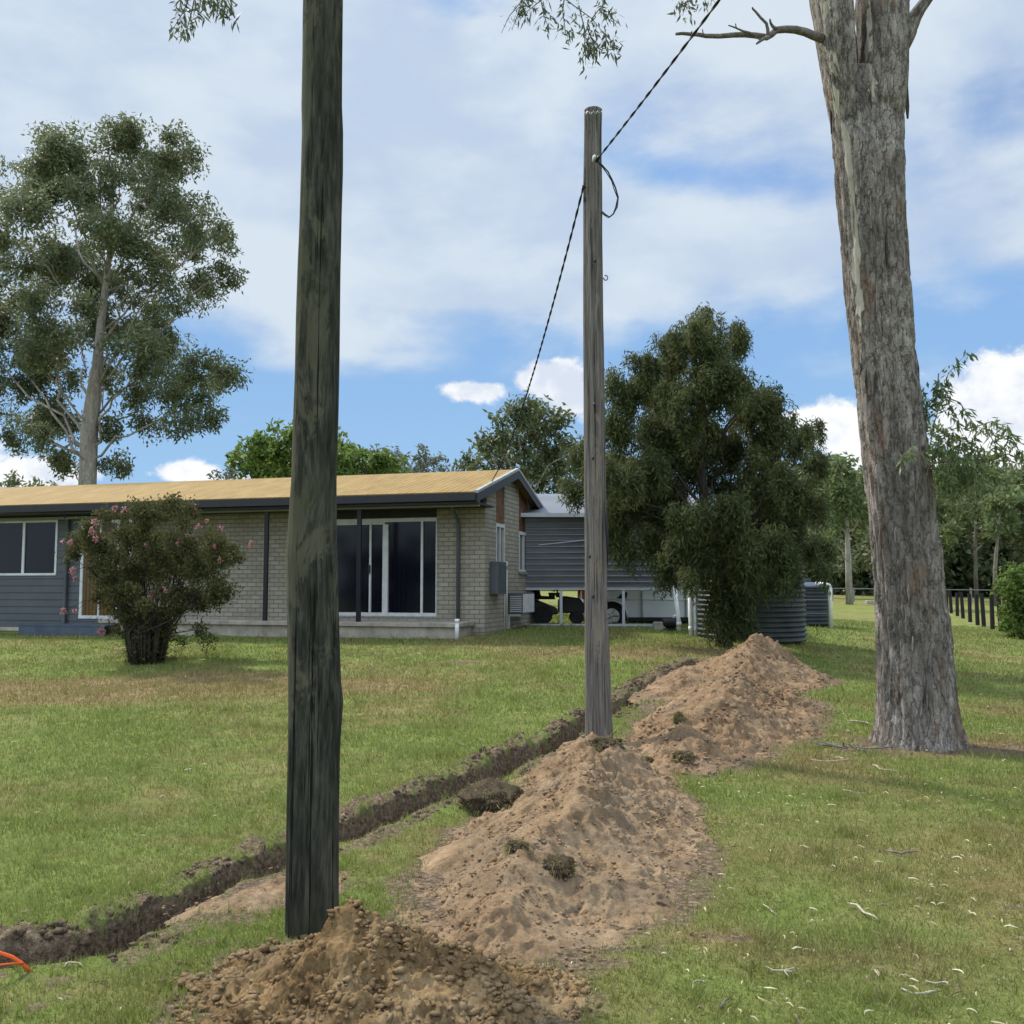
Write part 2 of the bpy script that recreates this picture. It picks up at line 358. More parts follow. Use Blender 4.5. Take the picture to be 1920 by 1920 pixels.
def barkmat(name, dark, mid, light, cream=None, creamthr=.6, vs=.12, scale=9, bump=1.0, orange=None, plates=False):
    a = NM(name); v = a.vec((1, 1, vs)); n = a.noise(scale, 9, .72, v, .4); n2 = a.noise(scale*5, 6, .7, a.vec((1, 1, vs*1.5)))
    f = a.math('ADD', a.math('MULTIPLY', n, .6), a.math('MULTIPLY', n2, .4)); col = a.ramp(f, [(.37, dark), (.49, mid), (.62, light)])
    if plates:
        pn = a.noise(1.7, 7, .62, a.vec((1, 1, .3)), .6); col = a.mix(a.ramp(pn, [(.42, .65), (.56, 0.0)]), col, tuple(x*.42 for x in mid))
        vo = a.N.new('ShaderNodeTexVoronoi'); vo.feature = 'DISTANCE_TO_EDGE'; vo.inputs['Scale'].default_value = 13
        wv = a.N.new('ShaderNodeVectorMath'); wv.operation = 'ADD'; a.L.new(a.vec((1, 1, .22)), wv.inputs[0])
        wn_ = a.N.new('ShaderNodeVectorMath'); wn_.operation = 'SCALE'; wn_.inputs['Scale'].default_value = .16; a.L.new(a.noise(9, 5, .7, a.vec((1, 1, .4)), out='Color'), wn_.inputs[0]); a.L.new(wn_.outputs[0], wv.inputs[1]); a.L.new(wv.outputs[0], vo.inputs['Vector'])
        cr = a.ramp(vo.outputs['Distance'], [(.0, 1.0), (.07, 0.0)]); col = a.mix(a.math('MULTIPLY', cr, .6), col, dark); f = a.math('SUBTRACT', f, a.math('MULTIPLY', cr, .25))
    if orange: col = a.mix(a.ramp(a.noise(4, 5, .6, a.vec((1, 1, .3))), [(.56, 0.0), (.66, .55)]), col, orange)
    if cream:
        cm = a.ramp(a.math('ADD', a.math('MULTIPLY', a.noise(5, 9, .7, a.vec((1, 1, .4)), .5), .8), a.math('MULTIPLY', a.attr('peel'), .42)), [(creamthr, 0.0), (creamthr+.02, 1.0)])
        cc = a.ramp(a.noise(6, 5, .6, a.vec((1, 1, .4))), [(.35, tuple(x*.72 for x in cream)), (.7, cream)])
        col = a.mix(cm, col, cc); f = a.math('ADD', a.math('MULTIPLY', f, a.math('SUBTRACT', 1.0, a.math('MULTIPLY', cm, .9))), a.math('MULTIPLY', cm, .15))
    a.bump(f, bump, .03); return a.set(col, .93, 0, .06)
MAT['gum_bark'] = barkmat('gum_bark', (.058, .048, .04), (.235, .208, .182), (.43, .39, .35), (.46, .42, .34), .66, .42, 13, 1.0, (.19, .115, .075), True)
MAT['pale_bark'] = barkmat('pale_bark', (.13, .115, .10), (.26, .235, .205), (.42, .39, .345), None, .6, .2, 5, .6)
MAT['mid_bark'] = barkmat('mid_bark', (.07, .06, .052), (.14, .125, .108), (.24, .22, .19), None, .6, .2, 5, .6)
MAT['dark_bark'] = barkmat('dark_bark', (.02, .017, .015), (.05, .042, .036), (.09, .078, .066), None, .6, .2, 9, .9)
MAT['dead_wood'] = barkmat('dead_wood', (.06, .05, .045), (.14, .12, .11), (.26, .235, .22), None, .6, .5, 20, .5)
def polemat(name, dark, mid, light, worn, thr, green=None, vs=.05, scale=14):
    a = NM(name); n = a.noise(scale, 9, .7, a.vec((1, 1, vs)), .2); n2 = a.noise(scale*4, 5, .7, a.vec((1, 1, vs)))
    f = a.math('ADD', a.math('MULTIPLY', n, .55), a.math('MULTIPLY', n2, .45)); col = a.ramp(f, [(.36, dark), (.5, mid), (.64, light)])
    wn = a.math('ADD', a.math('MULTIPLY', a.noise(4.5, 10, .74, a.vec((1, 1, .42)), .6), .6), a.math('MULTIPLY', a.attr('worn'), .5))
    wm = a.ramp(wn, [(thr, 0.0), (thr+.035, .75)]); wc = a.ramp(a.noise(10, 6, .7, a.vec((1, 1, .2))), [(.3, tuple(x*.6 for x in worn)), (.7, worn)])
    col = a.mix(wm, col, wc)
    if green: col = a.mix(a.ramp(a.noise(2.3, 4, .5, a.vec((1, 1, .5))), [(.52, 0.0), (.7, .5)]), col, green)
    sc = a.ramp(a.noise(26, 3, .5, a.vec((1, 1, .12), (.06, .03, 0))), [(.66, 0.0), (.7, .5)]); col = a.mix(sc, col, light)
    ck = a.ramp(a.noise(scale*2.2, 5, .6, a.vec((1, 1, .018)), .15), [(.60, 0.0), (.625, .85)]); col = a.mix(ck, col, tuple(x*.5 for x in dark))
    a.bump(a.math('SUBTRACT', f, a.math('MULTIPLY', ck, .4)), 1.0, .02); return a.set(col, .92, 0, .06)
MAT['pole_black'] = polemat('creosoted_pole', (.013, .0135, .011), (.038, .039, .031), (.085, .083, .064), (.125, .118, .08), .325, (.045, .05, .026), .12)
MAT['pole_grey'] = polemat('weathered_pole', (.055, .048, .043), (.135, .12, .108), (.235, .215, .195), (.24, .2, .16), .38, None, .035, 20)

# ---------------------------------------------------------------- terrain
CTRL = [(0, 0, 0), (-3, 2, 0), (3, 2, 0), (0, 4, 0), (-3, 5, 0), (3, 5, 0), (0, 7.5, 0), (3, 8, 0), (-4, 9, .01), (0, 10, .0), (4.3, 10, 0), (8, 10, -.05), (-5, 13, .12), (0, 13, .17), (2.5, 13.5, .24), (6, 14, .1), (10, 14, 0),
        (-6.5, 17, .26), (0, 17, .42), (3.4, 17, .44), (8, 20, .2), (-1, 21, .555), (4, 24, .56), (-7, 22, .52), (-13, 24, .5), (9, 26, .5), (14, 25, .1), (6, 32, .65), (18, 36, 0), (22, 50, .27), (19, 62, .8), (35, 55, .2), (-20, 40, .7), (0, 50, .8),
        (0, 120, 1.4), (60, 120, 1.0), (-80, 120, 1.4), (150, 20, .3), (-150, 20, .5), (0, -60, -.2), (200, 260, 1.5), (-200, 260, 1.5), (0, 400, 1.5)]
CX = np.array(CTRL)
def _k(r2): return .5*r2*np.log(r2+1e-9)
_n = len(CX); A = np.zeros((_n+3, _n+3)); A[:_n, :_n] = _k(((CX[:, None, :2]-CX[None, :, :2])**2).sum(2))+np.eye(_n)*.15
A[:_n, _n] = 1; A[:_n, _n+1:] = CX[:, :2]; A[_n, :_n] = 1; A[_n+1:, :_n] = CX[:, :2].T
_w = np.linalg.solve(A, np.concatenate([CX[:, 2], np.zeros(3)]))
def H0(x, y):
    x = np.asarray(x, float); y = np.asarray(y, float); sh = np.broadcast(x, y).shape
    xf = np.broadcast_to(x, sh).ravel(); yf = np.broadcast_to(y, sh).ravel(); r = _w[_n]+_w[_n+1]*xf+_w[_n+2]*yf
    for i in range(_n): r = r+_w[i]*_k((xf-CX[i, 0])**2+(yf-CX[i, 1])**2)
    return r.reshape(sh)
def h0(x, y): return float(H0(x, y))
def G(px, py):
    lo, hi = 1.5, 200.
    d = pdir(px, py); d = d/d[1]
    ys = np.geomspace(lo, hi, 900); z = CAMZ+d[2]*ys; g = H0(d[0]*ys, ys)
    i = np.argmax(z < g) if (z < g).any() else 899
    a, b = ys[max(i-1, 0)], ys[i]
    for _ in range(20):
        m = (a+b)/2
        if CAMZ+d[2]*m < h0(d[0]*m, m): b = m
        else: a = m
    return np.array([d[0]*b, b, h0(d[0]*b, b)])
TR = [G(px, py)[:2] for px, py in [(-260, 1850), (-100, 1815), (0, 1802), (100, 1796), (190, 1774), (260, 1736), (330, 1702), (400, 1668), (470, 1636), (540, 1602), (640, 1572), (700, 1545), (760, 1517), (820, 1491), (900, 1462), (960, 1432), (1040, 1396), (1100, 1356), (1150, 1330), (1200, 1303), (1260, 1267), (1305, 1240)]]
TR = np.array(TR)
def trench(x, y):
    """signed distance (left positive), along fraction"""
    best = np.full(np.shape(x), 1e9); sg = np.zeros(np.shape(x)); al = np.zeros(np.shape(x)); acc = 0
    for a, b in zip(TR[:-1], TR[1:]):
        d = b-a; Ls = np.hypot(*d); d = d/Ls; t = np.clip((x-a[0])*d[0]+(y-a[1])*d[1], 0, Ls)
        dx = x-a[0]-d[0]*t; dy = y-a[1]-d[1]*t; dd = np.hypot(dx, dy); m = dd < best
        best = np.where(m, dd, best); sg = np.where(m, np.sign(d[0]*dy-d[1]*dx), sg); al = np.where(m, acc+t, al); acc += Ls
    return best*sg, al
def trench_fx(x, y):
    sd, al = trench(x, y)
    n = fbm(x*3.2, y*3.2, 0, 3, 11)*.09; nf = fbm(x*11, y*11, 0, 3, 21)*.035; big = fbm(al*1.1, 0, 0, 2, 5)
    s = sd+n*.6+nf
    w = .088+.03*big
    hole = 1-sstep(np.abs(s), w-.02, w+.035)
    rim = np.exp(-((s-w-.13)/.13)**2)*(.55+.6*np.clip(big+.35, 0, 1)) + .35*np.exp(-((s+w+.10)/.08)**2)*np.clip(fbm(al*1.7, 3, 0, 2, 9)+.2, 0, 1)
    lump = np.clip(.55+fbm(x*9, y*9, 0, 4, 31)*1.1, 0, 2)
    lump = np.clip(.5+fbm(x*13, y*13, 0, 4, 31, .6)*1.3, 0, 2)
    lump2 = np.clip(.5+fbm(x*4.5, y*4.5, 0, 4, 33, .6)*1.3, 0, 2)
    dz = -hole*.25 + (rim*(.03+lump*.035+lump2*.06))*(1-hole)
    band = sstep(s, -w-.06, -w)*(1-sstep(s, w+.20+.15*big, w+.34+.15*big))
    tuft = sstep(fbm(x*6, y*6, 0, 4, 41), -.02, .3)
    dirtm = np.maximum(hole, band*(1-.75*tuft*(s > w+.03)))
    dirtm = np.maximum(dirtm, .85*sstep(.5+fbm(x*5, y*5, 0, 4, 44)+.7*np.exp(-((s+w+.12)/.13)**2)-.55, .38, .6)*(np.abs(s) < .6))
    return dz, dirtm, hole, rim
def patch(x, y, px, py, rx, ry):
    c = G(px, py); return np.exp(-(((x-c[0])/rx)**2+((y-c[1])/ry)**2))
PT = [(250, 1292, 4.2, 1.0, 1.4), (-100, 1300, 3, 1.1, 1.2), (480, 1275, 1.7, .8, 1.1), (1330, 1350, .6, .8, .3), (1780, 1800, .9, .3, .3), (300, 1420, 2, .5, .12), (1180, 1225, 1.7, 1.0, .9), (860, 1243, 1.2, .5, .45), (1850, 1640, .9, .9, .45), (1900, 1330, 2, .7, .75), (1860, 1400, 1.2, .5, .7), (700, 1640, .25, .35, .35), (250, 1860, .6, .2, .35), (1320, 1755, .25, .12, .6),
      (1500, 1440, .8, .7, .25), (650, 1330, 1.5, 1, .2), (1050, 1285, .6, .12, .7), (1750, 1230, 4, 1.6, .3), (1620, 1420, 1.6, .7, .3)]
PTC = [(G(a, b)[:2], c, d, e) for a, b, c, d, e in PT]
DPT = [(1350, 1612, .07, .05), (1375, 1755, .09, .05), (1325, 1752, .08, .04), (1860, 1405, .8, .4), (1600, 1408, .22, .12), (1895, 1700, .09, .06), (1720, 1398, .85, .62), (385, 1770, .09, .04), (850, 1243, .5, .2), (1060, 1285, .35, .05), (600, 1660, .12, .1), (1180, 1395, .25, .45), (1235, 1335, .3, .6), (1320, 1275, .4, .9), (1000, 1440, .22, .35), (1070, 1405, .2, .4), (1340, 1240, .6, .6), (720, 1560, .15, .15)]
DPT = [(G(a, b)[:2], c, d) for a, b, c, d in DPT]
def bare(x, y):
    r = np.zeros(np.shape(x)); n = fbm(x*6, y*6, 0, 4, 85)
    for c, rx, ry in DPT: r = np.maximum(r, sstep(np.exp(-(((x-c[0])/rx)**2+((y-c[1])/ry)**2))+n*.6, .3, .7))
    return r
def dryness(x, y):
    r = .14+.75*fbm(x*.8, y*.8, 0, 5, 61)+.35*fbm(x*4, y*4, 0, 3, 66)
    k = .9+.7*fbm(x*1.8, y*3, 0, 4, 63)
    for c, rx, ry, w in PTC: r = r+w*1.15*k*np.exp(-(((x-c[0])/rx)**2+((y-c[1])/ry)**2))
    far = np.clip((y-25)/40, 0, 1)*.22
    return np.clip(r+far, 0, 1)

def make_ground():
    ang = np.concatenate([np.linspace(-180, -40, 36)[:-1], np.linspace(-40, 40, 760), np.linspace(40, 180, 36)[1:-1]])
    rad = np.concatenate([[.4, .9, 1.5, 2.1], np.geomspace(2.6, 19, 760), np.geomspace(19.4, 90, 150), [110, 150, 220, 330, 500, 700]])
    na, nr = len(ang), len(rad); Ag, Rg = np.meshgrid(np.radians(ang), rad); x = Rg*np.sin(Ag); y = Rg*np.cos(Ag)
    z = H0(x, y)
    near = (Rg < 25); dz, dirt, hole, rim = trench_fx(x, y)
    z = z+np.where(near, dz, 0)+.018*fbm(x*2, y*2, 0, 3, 71)*near+.006*fbm(x*14, y*14, 0, 3, 72)*(Rg < 12)
    z = np.where(Rg > 200, np.minimum(z, 3.0), z)
    hp = heaps(x, y); dirt = np.maximum(dirt, sstep(hp+.05*fbm(x*6, y*6, 0, 4, 86), -.045, -.005)); dirt = np.maximum(dirt, bare(x, y))
    dirt = np.where(near, dirt, 0)
    v = np.stack([x, y, z], 2).reshape(-1, 3); v = np.vstack([v, [[0, 0, h0(0, 0)]]]); c = len(v)-1
    j, i = np.meshgrid(np.arange(na), np.arange(nr-1)); a = i*na+j; b = i*na+(j+1) % na
    f = np.stack([a, b, b+na, a+na], 2).reshape(-1, 4)
    dry = np.append(dryness(x, y).ravel(), 0); dirt = np.append(dirt.ravel(), 0); rimv = np.append((rim*near).ravel(), 0); hv = np.append((hole*near).ravel(), 0)
    tm = (np.maximum(rimv*1.2, hv)[f].mean(1) > .45)
    def sub(mask, name):
        ff = f[mask]; u, inv = np.unique(ff, return_inverse=True); inv = inv.reshape(ff.shape)
        o = mesh_obj(name, v[u], inv[:, ::-1], MAT['lawn'], smooth=True, attrs={'dry': dry[u], 'dirt': dirt[u]}); return o
    o = sub(~tm, 'lawn'); tag(o, kind='structure')
    o = sub(tm, 'trench'); tag(o, kind='structure')
    # close the little disc under the camera
    jj = np.arange(na); ff = np.stack([jj, (jj+1) % na, np.full(na, c)], 1)
    u, inv = np.unique(ff, return_inverse=True)
    tag(mesh_obj('ground', v[u], inv.reshape(ff.shape), MAT['lawn'], attrs={'dry': dry[u], 'dirt': dirt[u]}), kind='structure')

# ---------------------------------------------------------------- mounds
def heap(x, y, nodes):
    r = np.full(np.shape(x), -1.0)
    if len(nodes) == 1: nodes = nodes*2
    for a, b in zip(nodes[:-1], nodes[1:]):
        dx, dy = b[0]-a[0], b[1]-a[1]; L2 = dx*dx+dy*dy+1e-9
        t = np.clip(((x-a[0])*dx+(y-a[1])*dy)/L2, 0, 1)
        d = np.hypot(x-a[0]-dx*t, y-a[1]-dy*t); rr = a[2]+(b[2]-a[2])*t; hh = a[3]+(b[3]-a[3])*t
        q = d/rr
        v = hh*(1.06-np.sqrt(q*q+.012)-.04+.13*np.sin(np.clip(q, 0, 1.2)*math.pi)*-1)
        r = np.maximum(r, v)
    return r
MOUNDS = {
 'fore': dict(nodes=[(-.80, 3.84, .40, .15), (-.66, 4.0, .56, .335), (-.46, 3.92, .52, .26), (-.16, 3.84, .36, .11)], lump=.06, fs=8, mat='soil_yellow', cl='clod_yellow', step=.007, n=6500, cs=(.002, .024), seed=1, e=.16),
 'main': dict(nodes=[(.04, 4.78, .54, .15), (.16, 5.25, .72, .29), (.38, 6.1, .79, .42), (.62, 7.15, .71, .43), (.80, 8.2, .50, .32), (.93, 9.25, .52, .15)], lump=.075, fs=3, mat='soil_pale', cl='clod_pale', step=.0105, n=7000, cs=(.004, .017), seed=2, e=.2),
 'mid': dict(nodes=[(1.55, 9.0, .56, .22), (1.82, 9.6, .72, .38), (2.35, 10.8, .95, .47), (2.95, 12.2, .95, .45)], lump=.08, fs=4, mat='soil_far', cl='clod_pale', step=.018, n=3500, cs=(.006, .03), seed=3, e=.2),
 'far': dict(nodes=[(3.25, 13.6, .8, .40), (3.62, 14.45, 1.04, .66), (3.88, 14.7, 1.0, .66)], lump=.06, fs=4, mat='soil_far', cl='clod_pale', step=.024, n=1600, cs=(.008, .03), seed=4, e=.2),
 'low': dict(nodes=[tuple(G(418, 1706)[:2])+(.13, .03), tuple(G(490, 1676)[:2])+(.19, .075), tuple(G(560, 1655)[:2])+(.17, .05)], lump=.03, fs=10, mat='soil_pale', cl='clod_pale', step=.012, n=250, cs=(.004, .014), seed=5, e=.12),
 'verge': dict(nodes=[(.35, 8.1, .25, .08), (.62, 9.0, .38, .14), (.85, 9.8, .3, .12)], lump=.05, fs=8, mat='soil_far', cl='clod_pale', step=.016, n=300, cs=(.006, .02), seed=6, e=.14),
 'gap': dict(nodes=[(1.9, 12.6, .3, .08), (2.5, 13.9, .5, .16), (2.9, 14.8, .4, .12)], lump=.06, fs=6, mat='soil_far', cl='clod_pale', step=.025, n=250, cs=(.01, .03), seed=7, e=.14),
}
def mound_h(x, y, k):
    m = MOUNDS[k]; s = m['seed']*10; h = heap(x+.16*fbm(x*2.6, y*2.6, 1, 4, s+5), y+.16*fbm(x*2.6, y*2.6, 2, 4, s+6), m['nodes'])
    e = m['e']; fade = np.clip((h+.05)/.15, 0, 1)
    n1 = fbm(x*m['fs'], y*m['fs'], 0, 5, s+1, .6); n2 = fbm(x*m['fs']*4, y*m['fs']*4, 0, 4, s+2, .65)
    rd = np.abs(fbm(x*m['fs']*1.7, y*m['fs']*1.7, 3, 3, s+3))
    n3 = fbm(x*m['fs']*11, y*m['fs']*11, 0, 3, s+4, .65)
    n4 = fbm(x*m['fs']*1.3, y*m['fs']*2.6, 7, 3, s+7)
    cl_ = .35+1.3*sstep(fbm(x*m['fs']*.7, y*m['fs']*.7, 4, 3, s+8), -.25, .3)
    h = h+m['lump']*fade*(n1*1.0+cl_*(n2*.55+n3*.34-np.abs(n4)*.5-rd*.2))+.018*n1
    return h
def heaps(x, y):
    r = np.full(np.shape(x), -1.0)
    for k in MOUNDS: r = np.maximum(r, heap(x, y, MOUNDS[k]['nodes']))
    return r
make_ground()
MLAB = {
 'fore': ('dirt_mound', 'stony yellow-brown dirt mound at the foot of the tall dark pole, nearest of all'),
 'main': ('dirt_mound', 'largest pale dirt mound running from the foreground back to the grey pole'),
 'mid': ('dirt_mound', 'lumpy reddish dirt mound behind and right of the grey pole'),
 'far': ('dirt_mound', 'tall peaked dirt mound farthest away, beside the weeping tree'),
 'low': ('dirt_mound', 'low flat smear of dirt between the trench and the tall dark pole'),
 'verge': ('dirt_mound', 'small low dirt heap between the trench and the foot of the grey pole'),
 'gap': ('dirt_mound', 'low crumbly dirt heap beside the far end of the trench'),
}
def make_mound(k):
    m = MOUNDS[k]; nd = np.array(m['nodes']); x0, x1 = (nd[:, 0]-nd[:, 2]).min()-.25, (nd[:, 0]+nd[:, 2]).max()+.25; y0, y1 = (nd[:, 1]-nd[:, 2]).min()-.25, (nd[:, 1]+nd[:, 2]).max()+.25
    xs = np.arange(x0, x1, m['step']); ys = np.arange(y0, y1, m['step']); X, Y = np.meshgrid(xs, ys)
    h = mound_h(X, Y, k); z = H0(X, Y)+h
    # break the horizontal regularity a little
    Xj = X+m['lump']*.35*fbm(X*12, Y*12, 5, 3, 77)*(h > .02); Yj = Y+m['lump']*.35*fbm(X*12, Y*12, 9, 3, 78)*(h > .02)
    v = np.stack([Xj, Yj, z], 2).reshape(-1, 3); n = len(xs)
    j, i = np.meshgrid(np.arange(n-1), np.arange(len(ys)-1)); a = i*n+j; f = np.stack([a, a+1, a+1+n, a+n], 2).reshape(-1, 4)
    f = f[(h.ravel()[f].max(1) > -.02)]; u, inv = np.unique(f, return_inverse=True)
    c = nd[len(nd)//2]; t = thing(MLAB[k][0], (c[0], c[1], h0(c[0], c[1])), MLAB[k][1], 'dirt mound', 'heaps of dug soil along the trench')
    mesh_obj('soil', v[u], inv.reshape(f.shape), MAT[m['mat']], t, True, True)
    rng = np.random.default_rng(m['seed']); cx = rng.uniform(x0, x1, m['n']*6); cy = rng.uniform(y0, y1, m['n']*6)
    hh = mound_h(cx, cy, k); hh = np.where(fbm(cx*m['fs'], cy*m['fs'], 8, 3, m['seed'])+rng.normal(0, .18, len(hh)) > -.02, hh, -9)
    ok = np.where((hh > -.012) | ((hh > -.07) & (rng.uniform(0, 1, len(hh)) < .10+3*np.clip(hh+.07, 0, .06))))[0][:m['n']]
    sz = m['cs'][0]+(m['cs'][1]-m['cs'][0])*rng.power(.28, len(ok))
    if k == 'fore': sz[:14] = rng.uniform(.024, .038, 14)
    low = hh[ok]; z = H0(cx[ok], cy[ok])+np.maximum(low, 0)+sz*.15
    if k in ('fore', 'main'):
        # spilled crumbs around the skirt
        pass
    v, f = rocks(np.stack([cx[ok], cy[ok], z], 1), sz, .62, rng)
    o = mesh_obj('clods', v, f, MAT[m['cl']], t, True, False); o['kind'] = 'stuff'
    return t
for k in MOUNDS: make_mound(k)
def trench_crumbs():
    rng = np.random.default_rng(66); n = 9000; sg = np.hypot(*(TR[1:]-TR[:-1]).T); i = rng.choice(len(sg), n, p=sg/sg.sum()); t = rng.uniform(0, 1, n)[:, None]
    p = TR[i]*(1-t)+TR[i+1]*t; d = (TR[i+1]-TR[i])/sg[i][:, None]; nrm = np.stack([-d[:, 1], d[:, 0]], 1)
    off = np.where(rng.uniform(0, 1, n) < .7, rng.normal(.24, .11, n), rng.normal(-.2, .07, n)); p = p+nrm*off[:, None]
    dz, dirt, hole, rim = trench_fx(p[:, 0], p[:, 1]); ok = (dirt > .45) & (hole < .25) & (heaps(p[:, 0], p[:, 1]) < 0) & (fbm(p[:, 0]*4, p[:, 1]*4, 0, 2, 9) > -.15)
    p = p[ok]; dz = dz[ok]; sz = (.004+.02*rng.power(.3, len(p)))*np.maximum(1, p[:, 1]/8); z = H0(p[:, 0], p[:, 1])+dz+.018*fbm(p[:, 0]*2, p[:, 1]*2, 0, 3, 71)+sz*.2
    v, f = rocks(np.stack([p[:, 0], p[:, 1], z], 1), sz, .8, rng)
    tag(mesh_obj('soil_crumbs', v, f, MAT['turf_crumb']), 'loose brown crumbs of soil lying along both lips of the trench', 'soil crumbs', kind='stuff')
MAT['turf_crumb'] = soilmat('turf_crumb', (.06, .042, .028), (.155, .112, .075), (.30, .22, .155), 60)
trench_crumbs()
def GM(px, py):
    d = pdir(px, py); d = d/d[1]; ys = np.geomspace(3, 30, 1500); x = d[0]*ys; z = CAMZ+d[2]*ys; g = H0(x, ys)
    for k in ('fore', 'main', 'mid', 'far'): g = np.maximum(g, H0(x, ys)+mound_h(x, ys, k))
    i = np.argmax(z < g); return np.array([x[i], ys[i], z[i]])
def turf_clod(px, py, Y, size, label, k=0, fringe=260, z=None):
    c = GM(px, py)+np.array([0, -.01, size[2]*.3]); rng = np.random.default_rng(100+k)
    d = IV2*(1+.6*fbm(IV2[:, 0]*2.6+k, IV2[:, 1]*2.6, IV2[:, 2]*2.6, 5, 90+k, .75)[:, None]*1.2); s = np.array([size[0], size[1], size[2]])*.8; fringe = int(fringe*3.5)
    t = thing('turf_clod', c, label, 'turf clod', 'upturned sods on the spoil')
    mesh_obj('soil', d*s+c, IF2, MAT['turf_soil'], t, True, True)
    q = rng.normal(size=(fringe, 3)); q /= np.linalg.norm(q, axis=1)[:, None]
    b = q*s*rng.uniform(.75, 1.1, (fringe, 1))+c; dirv = q+np.array([0, 0, -.9])+rng.normal(0, .35, q.shape); dirv /= np.linalg.norm(dirv, axis=1)[:, None]
    sd = np.cross(dirv, rng.normal(size=q.shape)); sd /= np.linalg.norm(sd, axis=1)[:, None]; L = rng.uniform(.015, .08, (fringe, 1))*np.clip(.5+fbm(q[:, 0]*3, q[:, 1]*3, q[:, 2]*3, 2, k)[:, None]*2, .15, 1); w = .0016*max(1, Y/5)
    v = np.stack([b-sd*w, b+sd*w, b+dirv*L], 1).reshape(-1, 3); f = np.arange(fringe*3).reshape(-1, 3)
    dr = np.repeat(rng.uniform(.55, 1, fringe), 3)
    mesh_obj('grass_roots', v, f, MAT['blade'], t, True, attrs={'dry': dr})['kind'] = 'stuff'
turf_clod(1048, 1628, 5.25, (.10, .09, .055), 'dark grassy sod lying on the face of the largest dirt mound', 1)
turf_clod(968, 1592, 5.5, (.07, .06, .04), 'small grey sod above the dark sod on the largest dirt mound', 2)
turf_clod(1135, 1402, 8.6, (.15, .12, .075), 'rounded straw-coloured sod at the foot of the grey pole', 3, 500)
turf_clod(1280, 1422, 8.65, (.115, .10, .06), 'black sod at the near foot of the lumpy middle mound', 4)
turf_clod(1272, 1352, 9.5, (.055, .06, .08), 'small upright sod on the crest of the lumpy middle mound', 5)
turf_clod(925, 1515, 6.85, (.30, .30, .17), 'broad matted sod between the trench and the largest dirt mound', 6, 1500)
turf_clod(1215, 1428, 8.5, (.06, .05, .04), 'dark reddish sod lump between the largest and the middle mound', 7, 120)

# ---------------------------------------------------------------- grass blades
TREE_BASES = [(4.2, 9.95, .46), (-.93, 4.62, .13), (.9, 9.95, .15)]
def blades():
    rng = np.random.default_rng(5); N = 640000
    # distance density ~ 1/d^2 beyond 5 m
    u = rng.uniform(0, 1, N); near = u < .16
    d = np.where(near, np.sqrt(rng.uniform(2.9**2, 5**2, N)), 5*np.exp(rng.uniform(0, math.log(38/5), N)))
    an = rng.uniform(-R(33), R(33), N); x = d*np.tan(an); y = d
    ok = heaps(x, y) < .012; x, y, d = x[ok], y[ok], d[ok]
    dz, dirt, hole, rim = trench_fx(x, y)
    n = fbm(x*1.5, y*1.5, 0, 3, 81)
    dirt = np.maximum(dirt, bare(x, y)); dirt = np.maximum(dirt, .85*sstep(heaps(x, y)+.05*fbm(x*6, y*6, 0, 4, 86), -.045, -.005))
    keep = (rng.uniform(0, 1, len(x)) > np.where(d < 22, dirt*np.where(hole > .3, .97, .78), 0)) & (rng.uniform(0, 1, len(x)) < .72+n*.6)
    for bx, by, br in TREE_BASES: keep &= np.hypot(x-bx, y-by) > br
    # house & shed footprint
    x, y, d, dz = x[keep], y[keep], d[keep], dz[keep]; lx, ly = to_house(x, y)
    keep = ~((lx < .1) & (ly > -1.2) & (ly < 6)); x, y, d, dz = x[keep], y[keep], d[keep], dz[keep]
    m = len(x); dry = dryness(x, y); z = H0(x, y)+np.where(d < 22, dz, 0)+.018*fbm(x*2, y*2, 0, 3, 71)-.004
    sc = np.maximum(1, d/5.5)
    hgt = rng.uniform(.014, .036, m)*(1+.5*n[:len(n)][:0].sum())*np.minimum(sc, 2.2)**.55
    hgt *= 1+1.2*np.clip(fbm(x*2.7, y*2.7, 0, 3, 83), 0, 1)+1.5*sstep(fbm(x*7, y*7, 0, 2, 87), .42, .6)
    w = rng.uniform(.0016, .0032, m)*sc*1.1
    a = rng.uniform(0, 6.28, m); ln = rng.uniform(.1, .9, m)*hgt; la = rng.uniform(0, 6.28, m)
    b = np.stack([x, y, z], 1); sx = np.stack([np.cos(a)*w, np.sin(a)*w, 0*w], 1); tip = b+np.stack([np.cos(la)*ln, np.sin(la)*ln, hgt], 1)
    v = np.stack([b-sx, b+sx, tip], 1).reshape(-1, 3); f = np.arange(m*3).reshape(-1, 3)
    drv = np.clip(dry+rng.normal(0, .16, m)+(rng.uniform(0, 1, m) < .06)*.6, 0, 1)
    tag(mesh_obj('grass', v, f, MAT['blade'], attrs={'dry': np.repeat(drv, 3)}), 'short green lawn grass with drier brown patches around the trench', 'grass', kind='stuff')

